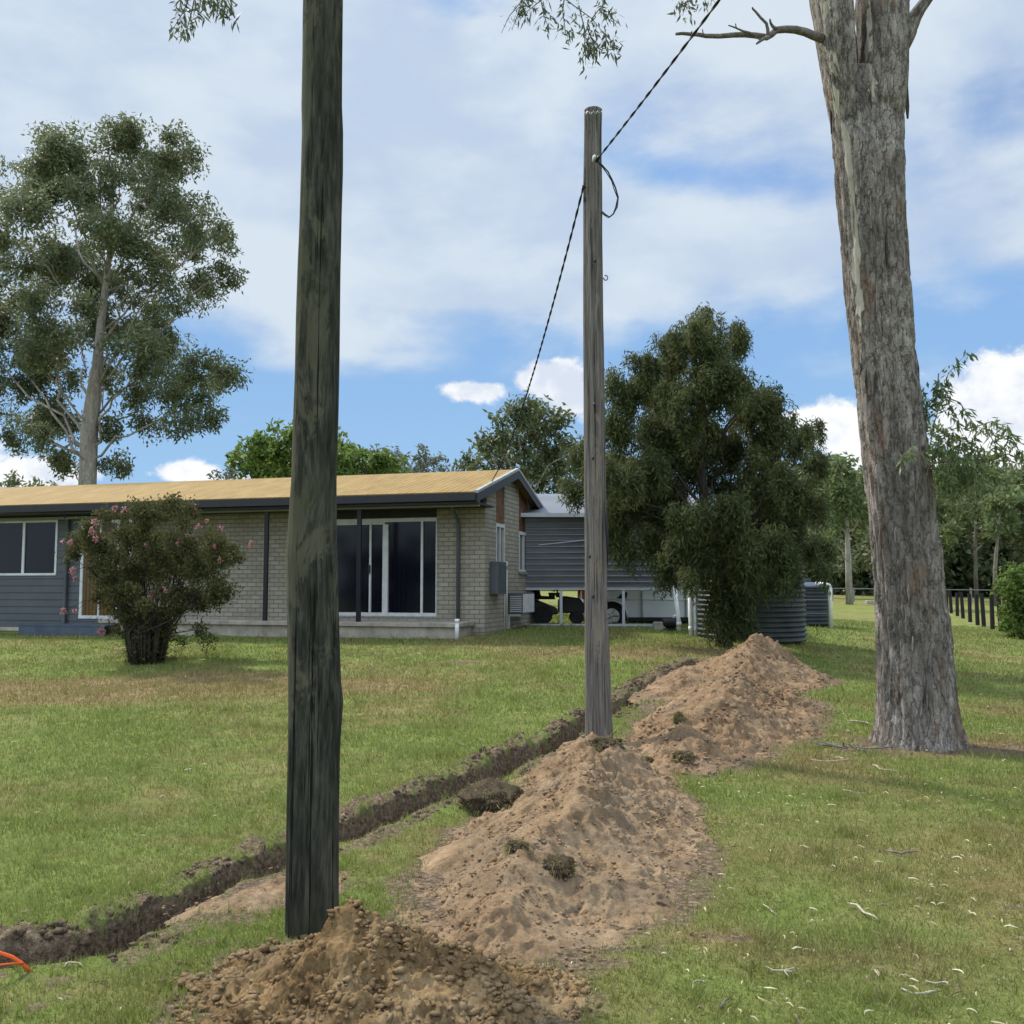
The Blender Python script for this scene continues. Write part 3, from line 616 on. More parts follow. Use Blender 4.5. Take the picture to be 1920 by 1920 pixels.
# ---------------------------------------------------------------- house
HR = R(16.3); hc, hs = math.cos(HR), math.sin(HR)
C0 = P(909, 1190, 21.0); CXY = C0[:2]
def to_house(x, y):
    dx, dy = x-CXY[0], y-CXY[1]; return dx*hc-dy*hs, dx*hs+dy*hc
def from_house(lx, ly): return CXY[0]+lx*hc+ly*hs, CXY[1]-lx*hs+ly*hc
def HP(px, py, ly):
    """ray with plane local y = ly -> local x, z"""
    d = pdir(px, py); a = (-CXY[0])*hs+(-CXY[1])*hc; b = d[0]*hs+d[1]*hc; t = (ly-a)/b
    p = d*t; x, _ = to_house(p[0], p[1]); return x, p[2]+CAMZ
def GP(px, py, lx):
    d = pdir(px, py); a = (-CXY[0])*hc-(-CXY[1])*hs; b = d[0]*hc-d[1]*hs; t = (lx-a)/b
    p = d*t; _, y = to_house(p[0], p[1]); return y, p[2]+CAMZ
def clad(mb, x0, x1, y, z0, z1, pitch=.17, out=.022):
    """horizontal boards facing -y, each tilted with a shadow step"""
    z = z0; 
    while z < z1-.001:
        zt = min(z+pitch, z1); mb.add([(x0, y-out, z), (x1, y-out, z), (x1, y-.004, zt), (x0, y-.004, zt), (x0, y, z), (x1, y, z)], [(0, 1, 2, 3), (4, 5, 1, 0)]); z = zt
def window(parent, x0, x1, y, z0, z1, fw, mulls, glass='glass', frame='white', name='window', dep=.05):
    w = MB(); w.box(x0, x1, y-.02, y+dep, z1-fw, z1); w.box(x0, x1, y-.03, y+dep, z0, z0+fw)
    w.box(x0, x0+fw, y-.022, y+dep, z0+fw, z1-fw); w.box(x1-fw, x1, y-.022, y+dep, z0+fw, z1-fw)
    for mx, mw in mulls: w.box(mx-mw/2, mx+mw/2, y-.018, y+dep, z0+fw, z1-fw)
    o = w.build(name, MAT[frame], parent)
    g = MB(); g.box(x0+fw*.5, x1-fw*.5, y+.012, y+.024, z0+fw*.5, z1-fw*.5); g.build('pane', MAT[glass], o); return o
def house():
    zg = .35
    t = thing('brick_house', (CXY[0], CXY[1], 0), 'long low cream brick house with a mustard roof and grey boarded left end', 'house', rz=-HR)
    ey, ez = GP(895, 921, .22); ry, rz_ = GP(971, 880, .22); fy, fz = GP(1038, 982, .22)
    YB = 4.64; xl = -18
    _, zs = HP(700, 1167, ey+.02)       # slab top
    _, zsoff = HP(800, 951, -.9)
    # roof: two slopes
    th = .07; rb = MB()
    rb.prism([(ey, ez), (ry, rz_), (fy, fz), (fy, fz-th), (ry, rz_-th), (ey, ez-th)], 'x', xl, .2)
    roof = rb.build('roof', MAT['roof'], t)
    v = MB(); sl = (rz_-ez)/(ry-ey)
    v.prism([(ey-.03, ez+.02), (ry, rz_+.03), (fy+.02, fz+.02), (fy+.02, fz-.03), (ry, rz_-.03), (ey-.03, ez-.035)], 'x', .16, .25); v.build('verge_capping', MAT['verge'], roof)
    f = MB(); f.prism([(ey-.03, ez-.036), (ry, rz_-.031), (fy+.02, fz-.031), (fy+.02, fz-.20), (ry, rz_-.22), (ey-.03, ez-.22)], 'x', .205, .24); f.build('barge_board', MAT['fascia'], t)
    g = MB(); g.box(xl, .2, ey-.07, ey+.03, ez-.19, ez-.03); g.build('gutter', MAT['fascia'], roof)
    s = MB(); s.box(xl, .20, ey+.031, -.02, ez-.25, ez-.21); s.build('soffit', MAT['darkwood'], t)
    b = MB(); b.box(-8.9, HP(898, 945, -.98)[0], -.98, -.90, HP(800, 952, -.9)[1], HP(800, 938, -.9)[1]); b.box(xl, -9.0, -.72, -.66, ez-.34, ez-.28); b.build('eave_beam', MAT['soffit'], t)
    # slab
    sx = HP(858, 1167, ey+.1)[0]
    s = MB(); s.box(-9.1, sx, ey+.08, -.0, zs-.09, zs); s.box(-9.1, sx-.06, ey+.14, -.0, zg-.4, zs-.092); bevel(s.build('verandah_slab', MAT['slab'], t), .01)
    # front wall with door opening
    def xz(px, py, ly=0): return HP(px, py, ly)
    dx0, dx1 = xz(556, 1000)[0], xz(819, 1000)[0]; dz0, dz1 = xz(720, 1155)[1], xz(720, 952)[1]
    zt = ez-.2; w = MB(); th = .11
    w.box(dx1, 0, 0, th, zg-.3, zt+.05); w.box(-9.3, dx0, 0, th, zs-.3, zt+.05); w.box(dx0, dx1, 0, th, dz1, zt+.05); w.box(dx0, dx1, .0, th, zs-.3, dz0-.002)
    # gable wall
    w1a, w1z0 = GP(930, 1060, 0); w1b, w1z1 = GP(946, 912, 0)
    w2a, _ = GP(973, 1070, 0); w2b, _ = GP(991, 1000, 0); w2z0 = GP(982, 1072, 0)[1]
    def zr(y): return (rz_+(ez-rz_)*(ry-y)/(ry-ey) if y < ry else rz_+(fz-rz_)*(y-ry)/(fy-ry))-.075
    def gslab(y0, y1, za=None, zb=None):
        lo = zg-.4 if za is None else za
        if zb is not None: w.prism([(y0, lo), (y1, lo), (y1, zb), (y0, zb)], 'x', -.11, 0); return
        pts = [(y0, lo), (y1, lo), (y1, zr(y1))]
        if y0 < ry < y1: pts.append((ry, zr(ry)))
        pts.append((y0, zr(y0))); w.prism(pts, 'x', -.11, 0)
    gslab(.111, w1a); gslab(w1a, w1b, None, w1z0); gslab(w1b, w2a); gslab(w2a, w2b, None, w2z0); gslab(w2b, YB)
    w.box(-18, -.111, YB-.11, YB, zg-.4, fz-.0); w.build('wall', MAT['brick'], t)
    # gable windows: brown panel above, pale window below
    for (ya, yb, z0, pyt) in ((w1a, w1b, w1z0, 985), (w2a, w2b, w2z0, 1000)):
        zt1 = GP(940 if ya == w1a else 982, pyt, 0)[1]; p = MB(); p.prism([(ya, zt1+.03), (yb, zt1+.03), (yb, zr(yb)), (ya, zr(ya))], 'x', -.09, -.03)
        p.build('brown_panel', MAT['timber_brown'], t)
        w_ = MB(); fw = .05
        for (a, b, c, d) in ((ya, yb, zt1-fw, zt1+.029), (ya, yb, z0, z0+fw), (ya, ya+fw, z0+fw, zt1-fw), (yb-fw, yb, z0+fw, zt1-fw), ((ya+yb)/2-.02, (ya+yb)/2+.02, z0+fw, zt1-fw)): w_.box(-.08, .012, a, b, c, d)
        o = w_.build('window', MAT['white'], t); g = MB(); g.box(-.05, -.04, ya+.02, yb-.02, z0+.02, zt1-.02); g.build('pane', MAT['glass_pale'], o)
        sl_ = MB(); sl_.box(.001, .06, ya-.05, yb+.05, z0-.07, z0-.002); sl_.build('sill', MAT['soffit'], o)
    # sliding doors
    d = MB(); X = lambda px: xz(px, 1060)[0]; hz = xz(720, 972)[1]; hz2 = xz(720, 979)[1]
    d.box(dx0, dx1, .02, .10, hz2, hz); d.box(dx0, dx1, .0, .10, dz0, dz0+.075); d.box(dx0, dx0+.05, .02, .1, dz0+.075, hz2); d.box(dx1-.03, dx1, .02, .1, dz0+.075, hz2)
    d.box(dx0+.05, X(720), .01, .08, hz2-.05, hz2-.001)
    for a, b, y in ((717, 727, -.0), (788, 792, .02), (691, 694.5, .03)): d.box(X(a), X(b), y, y+.06, dz0+.076, hz2-.052 if a != 788 else hz2)
    o = d.build('sliding_door', MAT['white'], t)
    p = MB(); p.box(dx0+.03, X(718), .072, .078, dz0+.06, hz2-.02); p.build('pane', MAT['glass'], o)
    p = MB(); p.box(X(726), dx1-.02, .062, .068, dz0+.06, hz2+.01); p.build('pane', MAT['glass'], o)
    p = MB(); p.box(X(692)-.02, X(692)+.025, -.02, .012, dz0+.95, dz0+1.15); p.build('handle', MAT['blackplastic'], o)
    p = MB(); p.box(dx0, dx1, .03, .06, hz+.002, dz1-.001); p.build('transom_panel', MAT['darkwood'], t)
    # verandah posts
    for px in (497, 672):
        x = HP(px, 1160, -.93)[0]; p = MB(); p.box(x-.05, x+.05, -.98+.02, -.90-.005, zs, HP(800, 950, -.9)[1]+.0); bevel(p.build('verandah_post', MAT['post'], t), .006)
    # downpipe
    x = HP(859, 1100, -.06)[0]; p = MB(); p.tube([(x+.15, -.85, ez-.22), (x+.10, -.75, ez-.32), (x, -.12, ez-.5), (x, -.065, ez-.6), (x, -.065, zs-.02)], .042, 10); p.build('downpipe', MAT['box_grey'], t, smooth=True)
    # left boarded bay
    yb = -.55; bx1 = HP(238, 1000, yb)[0]; zb0 = HP(60, 1176, yb)[1]; zb1 = ez-.2
    c = MB(); w0 = (HP(-60, 1000, yb)[0], HP(109, 1000, yb)[0], HP(50, 1079, yb)[1], HP(50, 976, yb)[1])
    w2 = (HP(154, 1000, yb)[0], HP(226, 1000, yb)[0], HP(190, 1160, yb)[1], HP(190, 975, yb)[1])
    clad(c, xl, w0[0], yb, zb0, zb1); clad(c, w0[1], w2[0], yb, zb0, zb1); clad(c, w2[1], bx1, yb, zb0, zb1)
    clad(c, w0[0], w0[1], yb, zb0, w0[2]); clad(c, w0[0], w0[1], yb, w0[3], zb1); clad(c, w2[0], w2[1], yb, zb0, w2[2]); clad(c, w2[0], w2[1], yb, w2[3], zb1)
    c.box(bx1-.02, bx1+.02, yb-.03, 0, zb0, zb1); c.build('weatherboard', MAT['board'], t)
    m_ = HP(46, 1000, yb)[0]
    window(t, w0[0], w0[1], yb-.005, w0[2], w0[3], .055, [(m_, .07), ((m_+w0[0])/2-1.0, .05)])
    window(t, w2[0], w2[1], yb-.005, w2[2], w2[3], .075, [((w2[0]+w2[1])/2, .04)], 'glass_amber')
    bs = MB(); bs.box(xl, bx1-.03, yb-.04, yb+.1, zb0-.09, zb0-.004); bs.box(xl, bx1-.04, yb+.0, yb+.1, 0, zb0-.092); bs.build('base_ledge', MAT['slab'], t)
    for px, w_ in ((127, .045),):
        x = HP(px, 1000, yb-.06)[0]; p = MB(); p.tube([(x, yb-.2, ez-.22), (x, yb-.075, ez-.4), (x, yb-.075, zb0+.12), (x-.1, yb-.16, zb0-.02)], w_, 10); p.build('downpipe', MAT['board'], t, smooth=True)
    x = HP(240, 1000, yb)[0]+.06; p = MB(); p.box(x, x+.07, yb-.04, yb+.04, zs-.02, ez-.26); p.build('corner_post', MAT['pvc'], t)
    # gable wall fittings
    a0, z0 = GP(918, 1114, .0); a1, z1 = GP(934, 1054, .0)
    p = MB(); p.box(.0, .2, a0, a1, z0, z1); o = bevel(p.build('meter_box', MAT['box_grey'], t), .01)
    p = MB(); p.box(.2, .206, a0+.05, a1-.05, z0+.05, z1-.05); p.build('door', MAT['board'], o)
    a0, z0 = GP(952, 1151, .0); a1, z1 = GP(975, 1111, .0)
    p = MB(); p.box(.0, .36, a0, a1, z0, z1); o = bevel(p.build('air_conditioner', MAT['box_grey'], t), .015)
    p = MB()
    for k in range(9): zz = z0+.05+k*(z1-z0-.1)/9; p.box(.06, .34, a0-.012, a0-.001, zz, zz+.018)
    p.build('grille', MAT['white'], o)
    p = MB(); p.box(.362, .37, a0+.03, a1-.03, z0+.03, z1-.03); p.build('side_panel', MAT['white'], o)
    p = MB(); p.box(.0, .3, a0+.05, a0+.08, z0-.06, z0-.002); p.box(.0, .03, a0+.05, a0+.08, z0-.35, z0-.061); p.build('bracket', MAT['white'], o)
    for (py_, z_) in ((GP(948, 1100, 0)[0], .45), (GP(944, 1100, 0)[0], .5)):
        p = MB(); p.tube([(.03, py_, z_), (.03, py_, GP(948, 1052, 0)[1])], .014, 6); p.build('wall_pipe', MAT['pvc'], t, smooth=True)
    # interior blocker so that panes look into a dark room
    # loose things
    return t, zs
HOUSE, ZSLAB = house()
blades()
def lawn_pipe():
    x, y = from_house(*[HP(857, 1160, -1.35)[0], -1.35]); z0 = h0(x, y); zt = HP(857, 1161, -1.35)[1]
    t = thing('standpipe', (x, y, z0), 'short white pipe standing in the grass at the end of the verandah', 'pipe')
    m = MB(); m.tube([(0, 0, -.05), (0, 0, zt-z0)], .043, 14); m.build('pipe', MAT['pvc'], t, smooth=True)
    m = MB(); m.tube([(0, 0, zt-z0-.07), (0, 0, zt-z0+.006)], .05, 14); m.build('cap', MAT['pvc'], t, smooth=True)
lawn_pipe()
def low_deck():
    x0, z1 = HP(40, 1172, -1.5); x1, z0 = HP(200, 1194, -1.5); zt = HP(100, 1171, -1.5)[1]; zb = HP(100, 1193, -1.5)[1]
    cx, cy = from_house((x0+x1)/2, -1.3); z = h0(cx, cy); hw = (x1-x0)/2
    t = thing('low_deck', (cx, cy, z), 'low blue-grey timber step against the boarded wall beside the flowering shrub', 'step', rz=-HR)
    m = MB(); 
    for k in range(5): m.box(-hw, hw, -.3+k*.145, -.3+k*.145+.135, zt-z-.03, zt-z)
    m.build('top', MAT['deck'], t)
    m = MB(); m.box(-hw+.01, hw-.01, -.29, -.26, zb-z, zt-z-.032); m.build('front_board', MAT['deck'], t)
    for sx in (-1, 1):
        for yy in (-.2, .3): m = MB(); m.box(sx*(hw-.25)-.05, sx*(hw-.25)+.05, yy-.05, yy+.05, -.1, zt-z-.033); m.build('leg', MAT['deck'], t)
low_deck()

# ---------------------------------------------------------------- shed / carport, car, tanks
def shed():
    YD = 24.2; x0 = P(985, 1100, YD)[0]; x1 = P(1322, 1100, YD)[0]; zt = P(1050, 962, YD)[2]; zb = P(1050, 1106, YD)[2]; z0 = h0(3.5, YD)
    t = thing('carport', ((x0+x1)/2, YD, z0), 'grey metal clad carport with open lower side behind the house', 'carport')
    m = MB(); z = zb+.05; pitch = .148; rt = MB()
    while z < zt-.01:
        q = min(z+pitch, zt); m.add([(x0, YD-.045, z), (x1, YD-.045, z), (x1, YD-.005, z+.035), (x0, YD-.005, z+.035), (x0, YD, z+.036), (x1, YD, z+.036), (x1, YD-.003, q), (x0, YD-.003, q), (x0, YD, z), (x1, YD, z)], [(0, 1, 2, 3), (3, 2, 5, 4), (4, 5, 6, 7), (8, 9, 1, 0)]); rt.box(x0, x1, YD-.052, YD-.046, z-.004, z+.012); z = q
    rt.build('rib_sheen_strips', MAT['rib_sheen'], t, True)  # pale strips paint the sky sheen along each cladding rib
    m.add([(x0, YD+.01, zb), (x1, YD+.01, zb), (x1, YD+.01, zt), (x0, YD+.01, zt)], [(0, 1, 2, 3)])
    m.build('cladding', MAT['metal_grey'], t, True)
    m = MB(); m.box(x0, x1, YD-.045, YD+.03, zb, zb+.048); m.build('lower_rail', MAT['metal_edge'], t, True)
    zr = P(1050, 1172, YD)[2]; m = MB(); m.box(x0, x1-.9, YD-.03, YD+.03, zr-.03, zr+.03); m.build('bottom_rail', MAT['metal_edge'], t, True)
    for px in (1052, 1169, 1300): 
        x = P(px, 1140, YD)[0]; m = MB(); m.box(x-.035, x+.035, YD-.028, YD+.028, h0(x, YD)-.1, zb-.001); m.build('post', MAT['metal_edge'], t, True)
    ridge = P(1050, 926, YD+3.0)[2]; m = MB()
    m.prism([(YD-.25, zt-.03), (YD+3, ridge), (YD+6.3, zt-.03), (YD+6.3, zt-.08), (YD+3, ridge-.05), (YD-.25, zt-.08)], 'x', x0-.3, x1+.25)
    m.build('roof', MAT['shed_roof'], t, True)
    m = MB(); m.box(x0-.3, x1+.25, YD-.33, YD-.251, zt-.12, zt-.02); m.build('gutter', MAT['metal_edge'], t, True)
    for x in (x0+.1, (x0+x1)/2, x1-.1): m = MB(); m.box(x-.05, x+.05, YD+5.95, YD+6.05, h0(x, YD+6)-.1, zt-.09); m.build('post', MAT['metal_edge'], t, True)
    m = MB(); m.box(x0, x1, YD+6.0, YD+6.02, zb+.6, zt-.1); m.build('back_cladding', MAT['metal_grey'], t, True)
    # thin pipe across cladding
    a = P(1010, 1022, YD-.06); b = P(1180, 1004, YD-.06); m = MB(); m.tube([a, b], .012, 6); m.build('conduit', MAT['metal_edge'], t, True)
    return x0, x1, YD, zb, zt
SHED = shed()
def car():
    YD = 25.6; g = .49; xr = P(1092, 1100, YD)[0]; L = 4.35; S_ = thing('hatchback_car', (xr+L/2, YD+.9, g), 'white hatchback car parked under the grey carport, rear end by the grey pole', 'car')
    prof = [(.05, .32), (0, .45), (.02, .72), (.06, .98), (.22, 1.12), (.45, 1.42), (.75, 1.50), (1.7, 1.52), (2.4, 1.44), (3.1, 1.05), (3.9, .93), (4.25, .8), (4.35, .55), (4.3, .3), (4.0, .24)]
    def arch(cx): return [(cx+.39*math.cos(a), .33+.39*math.sin(a)) for a in [math.pi*k/10 for k in range(0, 11)]]
    wf, wr = 3.48, .78
    poly = prof[:]+arch(wf)[0:]+[(wf-.42, .22), (wr+.42, .22)]+arch(wr)
    pr = [(x-L/2, z) for x, z in poly]
    m = MB(); m.prism(pr, 'y', -.86, .86); o = bevel(m.build('body', MAT['carpaint'], S_), .04, 3)
    for nm, q in (('side_window', [(.62, 1.02), (.72, 1.38), (1.5, 1.42), (1.55, 1.02)]), ('side_window', [(1.62, 1.02), (1.6, 1.42), (2.3, 1.36), (2.85, 1.04)])):
        m = MB(); m.prism([(x-L/2, z) for x, z in q], 'y', -.875, .875); m.build(nm, MAT['glass'], S_)
    m = MB(); m.box(.25-L/2, 4.05-L/2, -.62, .62, .24, .92); m.build('underbody', MAT['blackplastic'], S_)
    m = MB(); m.prism([(x-L/2, z) for x, z in [(.92, .80), (1.18, .80), (1.2, .95), (1.1, .98)]], 'y', -.872, .872); m.build('quarter_window', MAT['glass'], S_)
    for cx in (wr, wf):
        for sy in (-1, 1):
            m = MB(); m.tube([(cx-L/2+.415*math.cos(a), sy*.855, .33+.415*math.sin(a)) for a in [math.pi*k/14 for k in range(15)]], .028, 8); m.build('wheel_arch', MAT['carpaint'], S_, smooth=True)
    for sy in (-1, 1):
        m = MB(); m.tube([(.15-L/2, sy*.845, .74), (1.5-L/2, sy*.855, .78), (3.0-L/2, sy*.855, .76), (4.2-L/2, sy*.84, .68)], .03, 8); m.build('shoulder_line', MAT['carpaint'], S_, smooth=True)
        m = MB(); m.box(2.0-L/2, 2.18-L/2, sy*.86-.02, sy*.86+.02, .83, .86); m.build('door_handle', MAT['carpaint'], S_)
    for cx in (wr, wf):
        for sy in (-1, 1):
            m = MB(); m.tube([(cx-L/2, sy*.66, .33), (cx-L/2, sy*.70, .33), (cx-L/2, sy*.83, .33), (cx-L/2, sy*.85, .33)], [.30, .33, .33, .31], 28); wh = m.build('wheel', MAT['tyre'], S_, smooth=False)
            m = MB(); m.tube([(cx-L/2, sy*.80, .33), (cx-L/2, sy*.862, .33)], [.2, .205], 24)
            for k in range(5):
                a = k*2*math.pi/5; m.tube([(cx-L/2, sy*.868, .33), (cx-L/2+.19*math.cos(a), sy*.868, .33+.19*math.sin(a))], .022, 6)
            m.build('rim', MAT['alloy'], wh)
    for sy in (-1, 1):
        m = MB(); m.box(-L/2-.012, -L/2+.3, sy*.80-.09, sy*.80+.085, .78, 1.05); bevel(m.build('tail_light', MAT['red'], S_), .02)
    m = MB(); m.box(-L/2-.06, -L/2+.25, -.82, .82, .3, .5); bevel(m.build('bumper', MAT['carpaint'], S_), .05, 3)
    m = MB(); m.box(wr+.43-L/2, wf-.43-L/2, -.875, .875, .2, .3); m.build('sill_trim', MAT['blackplastic'], S_)
    for x in (1.58, 2.75): m = MB(); m.box(x-L/2, x+.008-L/2, -.905, -.8, .3, 1.0); m.build('door_gap', MAT['blackplastic'], S_)
car()
def mower():
    YD = 25.0; x = P(1050, 1100, YD)[0]; g = h0(x, YD); t = thing('ride_on_mower', (x, YD, g), 'dark ride-on mower under the carport between the house and the white car', 'mower')
    m = MB(); m.prism([(-.05, .28), (-.05, .62), (.1, .72), (.5, .66), (.62, .5), (.62, .28)], 'y', -.28, .28); bevel(m.build('bonnet', MAT['blackplastic'], t), .04)
    m = MB(); m.prism([(-.7, .25), (-.75, .5), (-.6, .62), (-.1, .42), (-.06, .25)], 'y', -.42, .42); bevel(m.build('rear_guard', MAT['blackplastic'], t), .04)
    m = MB(); m.prism([(-.62, .63), (-.66, .98), (-.56, 1.0), (-.5, .72), (-.15, .70), (-.12, .63)], 'y', -.22, .22); bevel(m.build('seat', MAT['tyre'], t), .03)
    m = MB(); m.tube([(.02, 0, .6), (-.1, 0, .9)], .02, 8); m.tube([(-.1+.17*math.sin(a)*.35, .17*math.cos(a), .9+.17*math.sin(a)*.4) for a in [k*math.pi/8 for k in range(17)]], .014, 6); m.build('steering_wheel', MAT['tyre'], t)
    for cx, r, w in ((-.45, .24, .45), (.42, .17, .38)):
        for s in (-1, 1): m = MB(); m.tube([(cx, s*(w-.1), r), (cx, s*w, r)], r, 18); m.build('wheel', MAT['tyre'], t)
mower()
def hanging():
    YD = 24.5
    for px, w, lab in ((1035, .10, 'small dark pot hanging under the carport edge, nearer the house'), (1046, .07, 'small dark pot hanging under the carport edge, nearer the car')):
        a = P(px, 1106, YD); b = P(px, 1120, YD); t = thing('hanging_pot', (a[0], YD, b[2]), lab, 'pot', 'pots hanging in the carport')
        m = MB(); m.tube([(0, 0, 0), (0, 0, .12)], [w*.7, w], 12); m.build('pot', MAT['blackplastic'], t)
        m = MB(); m.tube([(0, 0, .1), (0, 0, a[2]-b[2]+.1)], .006, 5); m.build('wire', MAT['cable'], t)
hanging()
def pipes():
    for i, (px, pt, pb, Y, lab) in enumerate(((1265, 1098, 1186, 23.2, 'white plastic pipe standing at the right end of the carport opening'), (1293, 1090, 1195, 21.6, 'left one of the paired white pipes beside the corrugated tank'), (1302, 1096, 1195, 21.6, 'right one of the paired white pipes beside the corrugated tank'))):
        a = P(px, pt, Y); b = P(px+ (8 if i == 0 else 3), pb, Y); g = h0(b[0], Y); t = thing('drain_pipe', (b[0], Y, g), lab, 'pipe', 'white pipes by the tank')
        m = MB(); m.tube([(0, 0, -.05), (0, 0, .2), (a[0]-b[0], 0, a[2]-g)], .05, 12); m.build('pipe', MAT['pvc'], t, smooth=True)
        m = MB(); m.tube([(0, 0, .12), (0, 0, .22)], .062, 12); m.build('collar', MAT['pvc'], t, smooth=True)
pipes()
def tanks():
    Y = 21.4; c = P(1408, 1190, Y); g = h0(c[0], Y); zt = P(1408, 1046, Y-1)[2]-g; rad = P(1505, 1100, Y)[0]-c[0]
    t = thing('water_tank', (c[0], Y, g), 'round corrugated steel water tank behind the weeping tree', 'tank')
    n = 72; rows = []; z = 0; k = 0
    while z < zt: rows.append((rad+.022*math.sin(z/.105*2*math.pi), z)); z += .0131
    ys = np.array(rows); a = np.linspace(0, 2*math.pi, n, endpoint=False)
    v = np.stack([ys[:, :1]*np.cos(a), ys[:, :1]*np.sin(a), np.repeat(ys[:, 1:], n, 1)], 2).reshape(-1, 3); m_ = len(rows)
    i, j = np.meshgrid(np.arange(m_-1), np.arange(n), indexing='ij'); f = np.stack([i*n+j, i*n+(j+1) % n, (i+1)*n+(j+1) % n, (i+1)*n+j], 2).reshape(-1, 4)
    mesh_obj('wall', v, f, MAT['tank_steel'], t, False, True)
    m = MB(); m.tube([(0, 0, zt-.01), (0, 0, zt+.04), (0, 0, zt+.2)], [rad+.05, rad+.05, .1], 48); m.build('lid', MAT['tank_steel'], t)
    Y = 26.5; c = P(1508, 1172, Y); g = h0(c[0], Y); rad = P(1553, 1100, Y)[0]-c[0]; zt = P(1508, 1102, Y)[2]-g
    t = thing('water_tank', (c[0], Y, g), 'dark plastic water tank with domed blue-green lid right of the carport', 'tank')
    m = MB(); 
    pts = [(0, 0, z) for z in np.linspace(0, zt, 41)]; m.tube(pts, [rad-(.0 if k % 4 else .03) for k in range(41)], 40); m.build('wall', MAT['poly'], t, smooth=True)
    m = MB(); m.tube([(0, 0, zt), (0, 0, zt+.06), (0, 0, zt+.14), (0, 0, zt+.17)], [rad+.02, rad*.95, rad*.5, rad*.2], 40); m.build('lid', MAT['deck'], t, smooth=True)
    m = MB(); m.tube([(0, 0, zt+.1), (0, 0, zt+.26)], .2, 20); m.build('strainer', MAT['poly'], t, smooth=True)
    Y2 = 25.6; b = P(1558, 1175, Y2); a_ = P(1556, 1096, Y2); g2 = h0(b[0], Y2)
    t = thing('drain_pipe', (b[0], Y2, g2), 'white pipe with a bent top beside the dark plastic tank', 'pipe')
    m = MB(); zz = a_[2]-g2; m.tube([(0, 0, -.05), (0, 0, zz-.08), (-.03, 0, zz-.02), (-.1, 0, zz), (-.35, .1, zz+.02)], .055, 12); m.build('pipe', MAT['pvc'], t, smooth=True)
    # pump gear at the carport end
    Y = 23.3; c = P(1236, 1180, Y); g = h0(c[0], Y); t = thing('concrete_block', (c[0], Y, g), 'small pale concrete block on the grass below the carport rail', 'block')
    m = MB(); m.box(-.14, .14, -.1, .1, 0, .2); bevel(m.build('block', MAT['slab'], t), .02)
    c = P(1256, 1185, Y); g = h0(c[0], Y); t = thing('water_pump', (c[0], Y, g), 'small black water pump beside the white pipe at the carport end', 'pump')
    m = MB(); m.tube([(-.2, 0, .18), (-.16, 0, .18), (.12, 0, .18), (.16, 0, .18)], [.08, .13, .13, .07], 18); m.build('motor', MAT['blackplastic'], t)
    m = MB(); m.box(-.18, .14, -.1, .1, 0, .06); m.build('base', MAT['blackplastic'], t); m = MB(); m.tube([(.1, 0, .2), (.1, 0, .34), (.2, 0, .38)], .03, 8); m.build('outlet', MAT['pvc'], t)
tanks()

# ---------------------------------------------------------------- timber poles
def ring_mesh(path, rad, n, disp, seed):
    """path (M,3), rad (M,) -> grid of verts with radial displacement"""
    M_ = len(path); a = np.linspace(0, 2*math.pi, n, endpoint=False); A_, K = np.meshgrid(a, np.arange(M_)); zc = path[:, 2][:, None]
    ca, sa = np.cos(A_), np.sin(A_); r = rad[:, None]*(1+0*A_); r = r+disp(ca, sa, zc+0*A_, r)
    v = np.stack([path[:, 0][:, None]+r*ca, path[:, 1][:, None]+r*sa, zc+0*A_], 2).reshape(-1, 3)
    i, j = np.meshgrid(np.arange(M_-1), np.arange(n), indexing='ij'); f = np.stack([i*n+j, i*n+(j+1) % n, (i+1)*n+(j+1) % n, (i+1)*n+j], 2).reshape(-1, 4)
    return v, f, A_.ravel(), (zc+0*A_).ravel()
def pole(name, rows, Y, label, mat, seed, amp, ztop=None, extend=None, worn=None):
    """rows (py, left, right)"""
    rows = sorted(rows, key=lambda r: -r[0]); pts = []; rr = []
    for py, l, r in rows:
        p = P((l+r)/2, py, Y); pts.append(p); rr.append((P(r, py, Y)[0]-P(l, py, Y)[0])/2)
    pts = np.array(pts); rr = np.array(rr)
    if extend: pts = np.vstack([pts, pts[-1]+(pts[-1]-pts[-4])/np.linalg.norm(pts[-1]-pts[-4])*extend]); rr = np.append(rr, rr[-1]*.9)
    base = pts[0].copy(); z0 = h0(base[0], Y); pts = np.vstack([[base[0], Y, z0-.15], pts]); rr = np.insert(rr, 0, rr[0])
    zz = np.arange(pts[0, 2], pts[-1, 2], .02); path = np.stack([np.interp(zz, pts[:, 2], pts[:, 0]), np.interp(zz, pts[:, 2], pts[:, 1]), zz], 1); rad = np.interp(zz, pts[:, 2], rr)
    def disp(c, s, z, r):
        return amp*(fbm(c*2.2+seed, s*2.2, z*.9, 3, seed)*.9+.55*fbm(c*9, s*9, z*.35, 4, seed+3)*1.0+.25*fbm(c*26, s*26, z*.7, 2, seed+5))
    v, f, A_, Zv = ring_mesh(path, rad, 96, disp, seed)
    t = thing(name, (base[0], Y, z0), label, 'pole')
    wr = worn(A_, Zv) if worn else np.zeros(len(v))
    n = 96; top = len(v)-n; vc = v[top:].mean(0)+np.array([0, 0, .01]); v = np.vstack([v, [vc]]); wr = np.append(wr, 0)
    f2 = np.array([[top+j, top+(j+1) % n, len(v)-1, len(v)-1] for j in range(n)])
    fl = [list(a) for a in f]+[list(a[:3]) for a in f2]
    mesh_obj('shaft', v, fl, MAT[mat], t, True, True, {'worn': wr})
    return t, path, rad
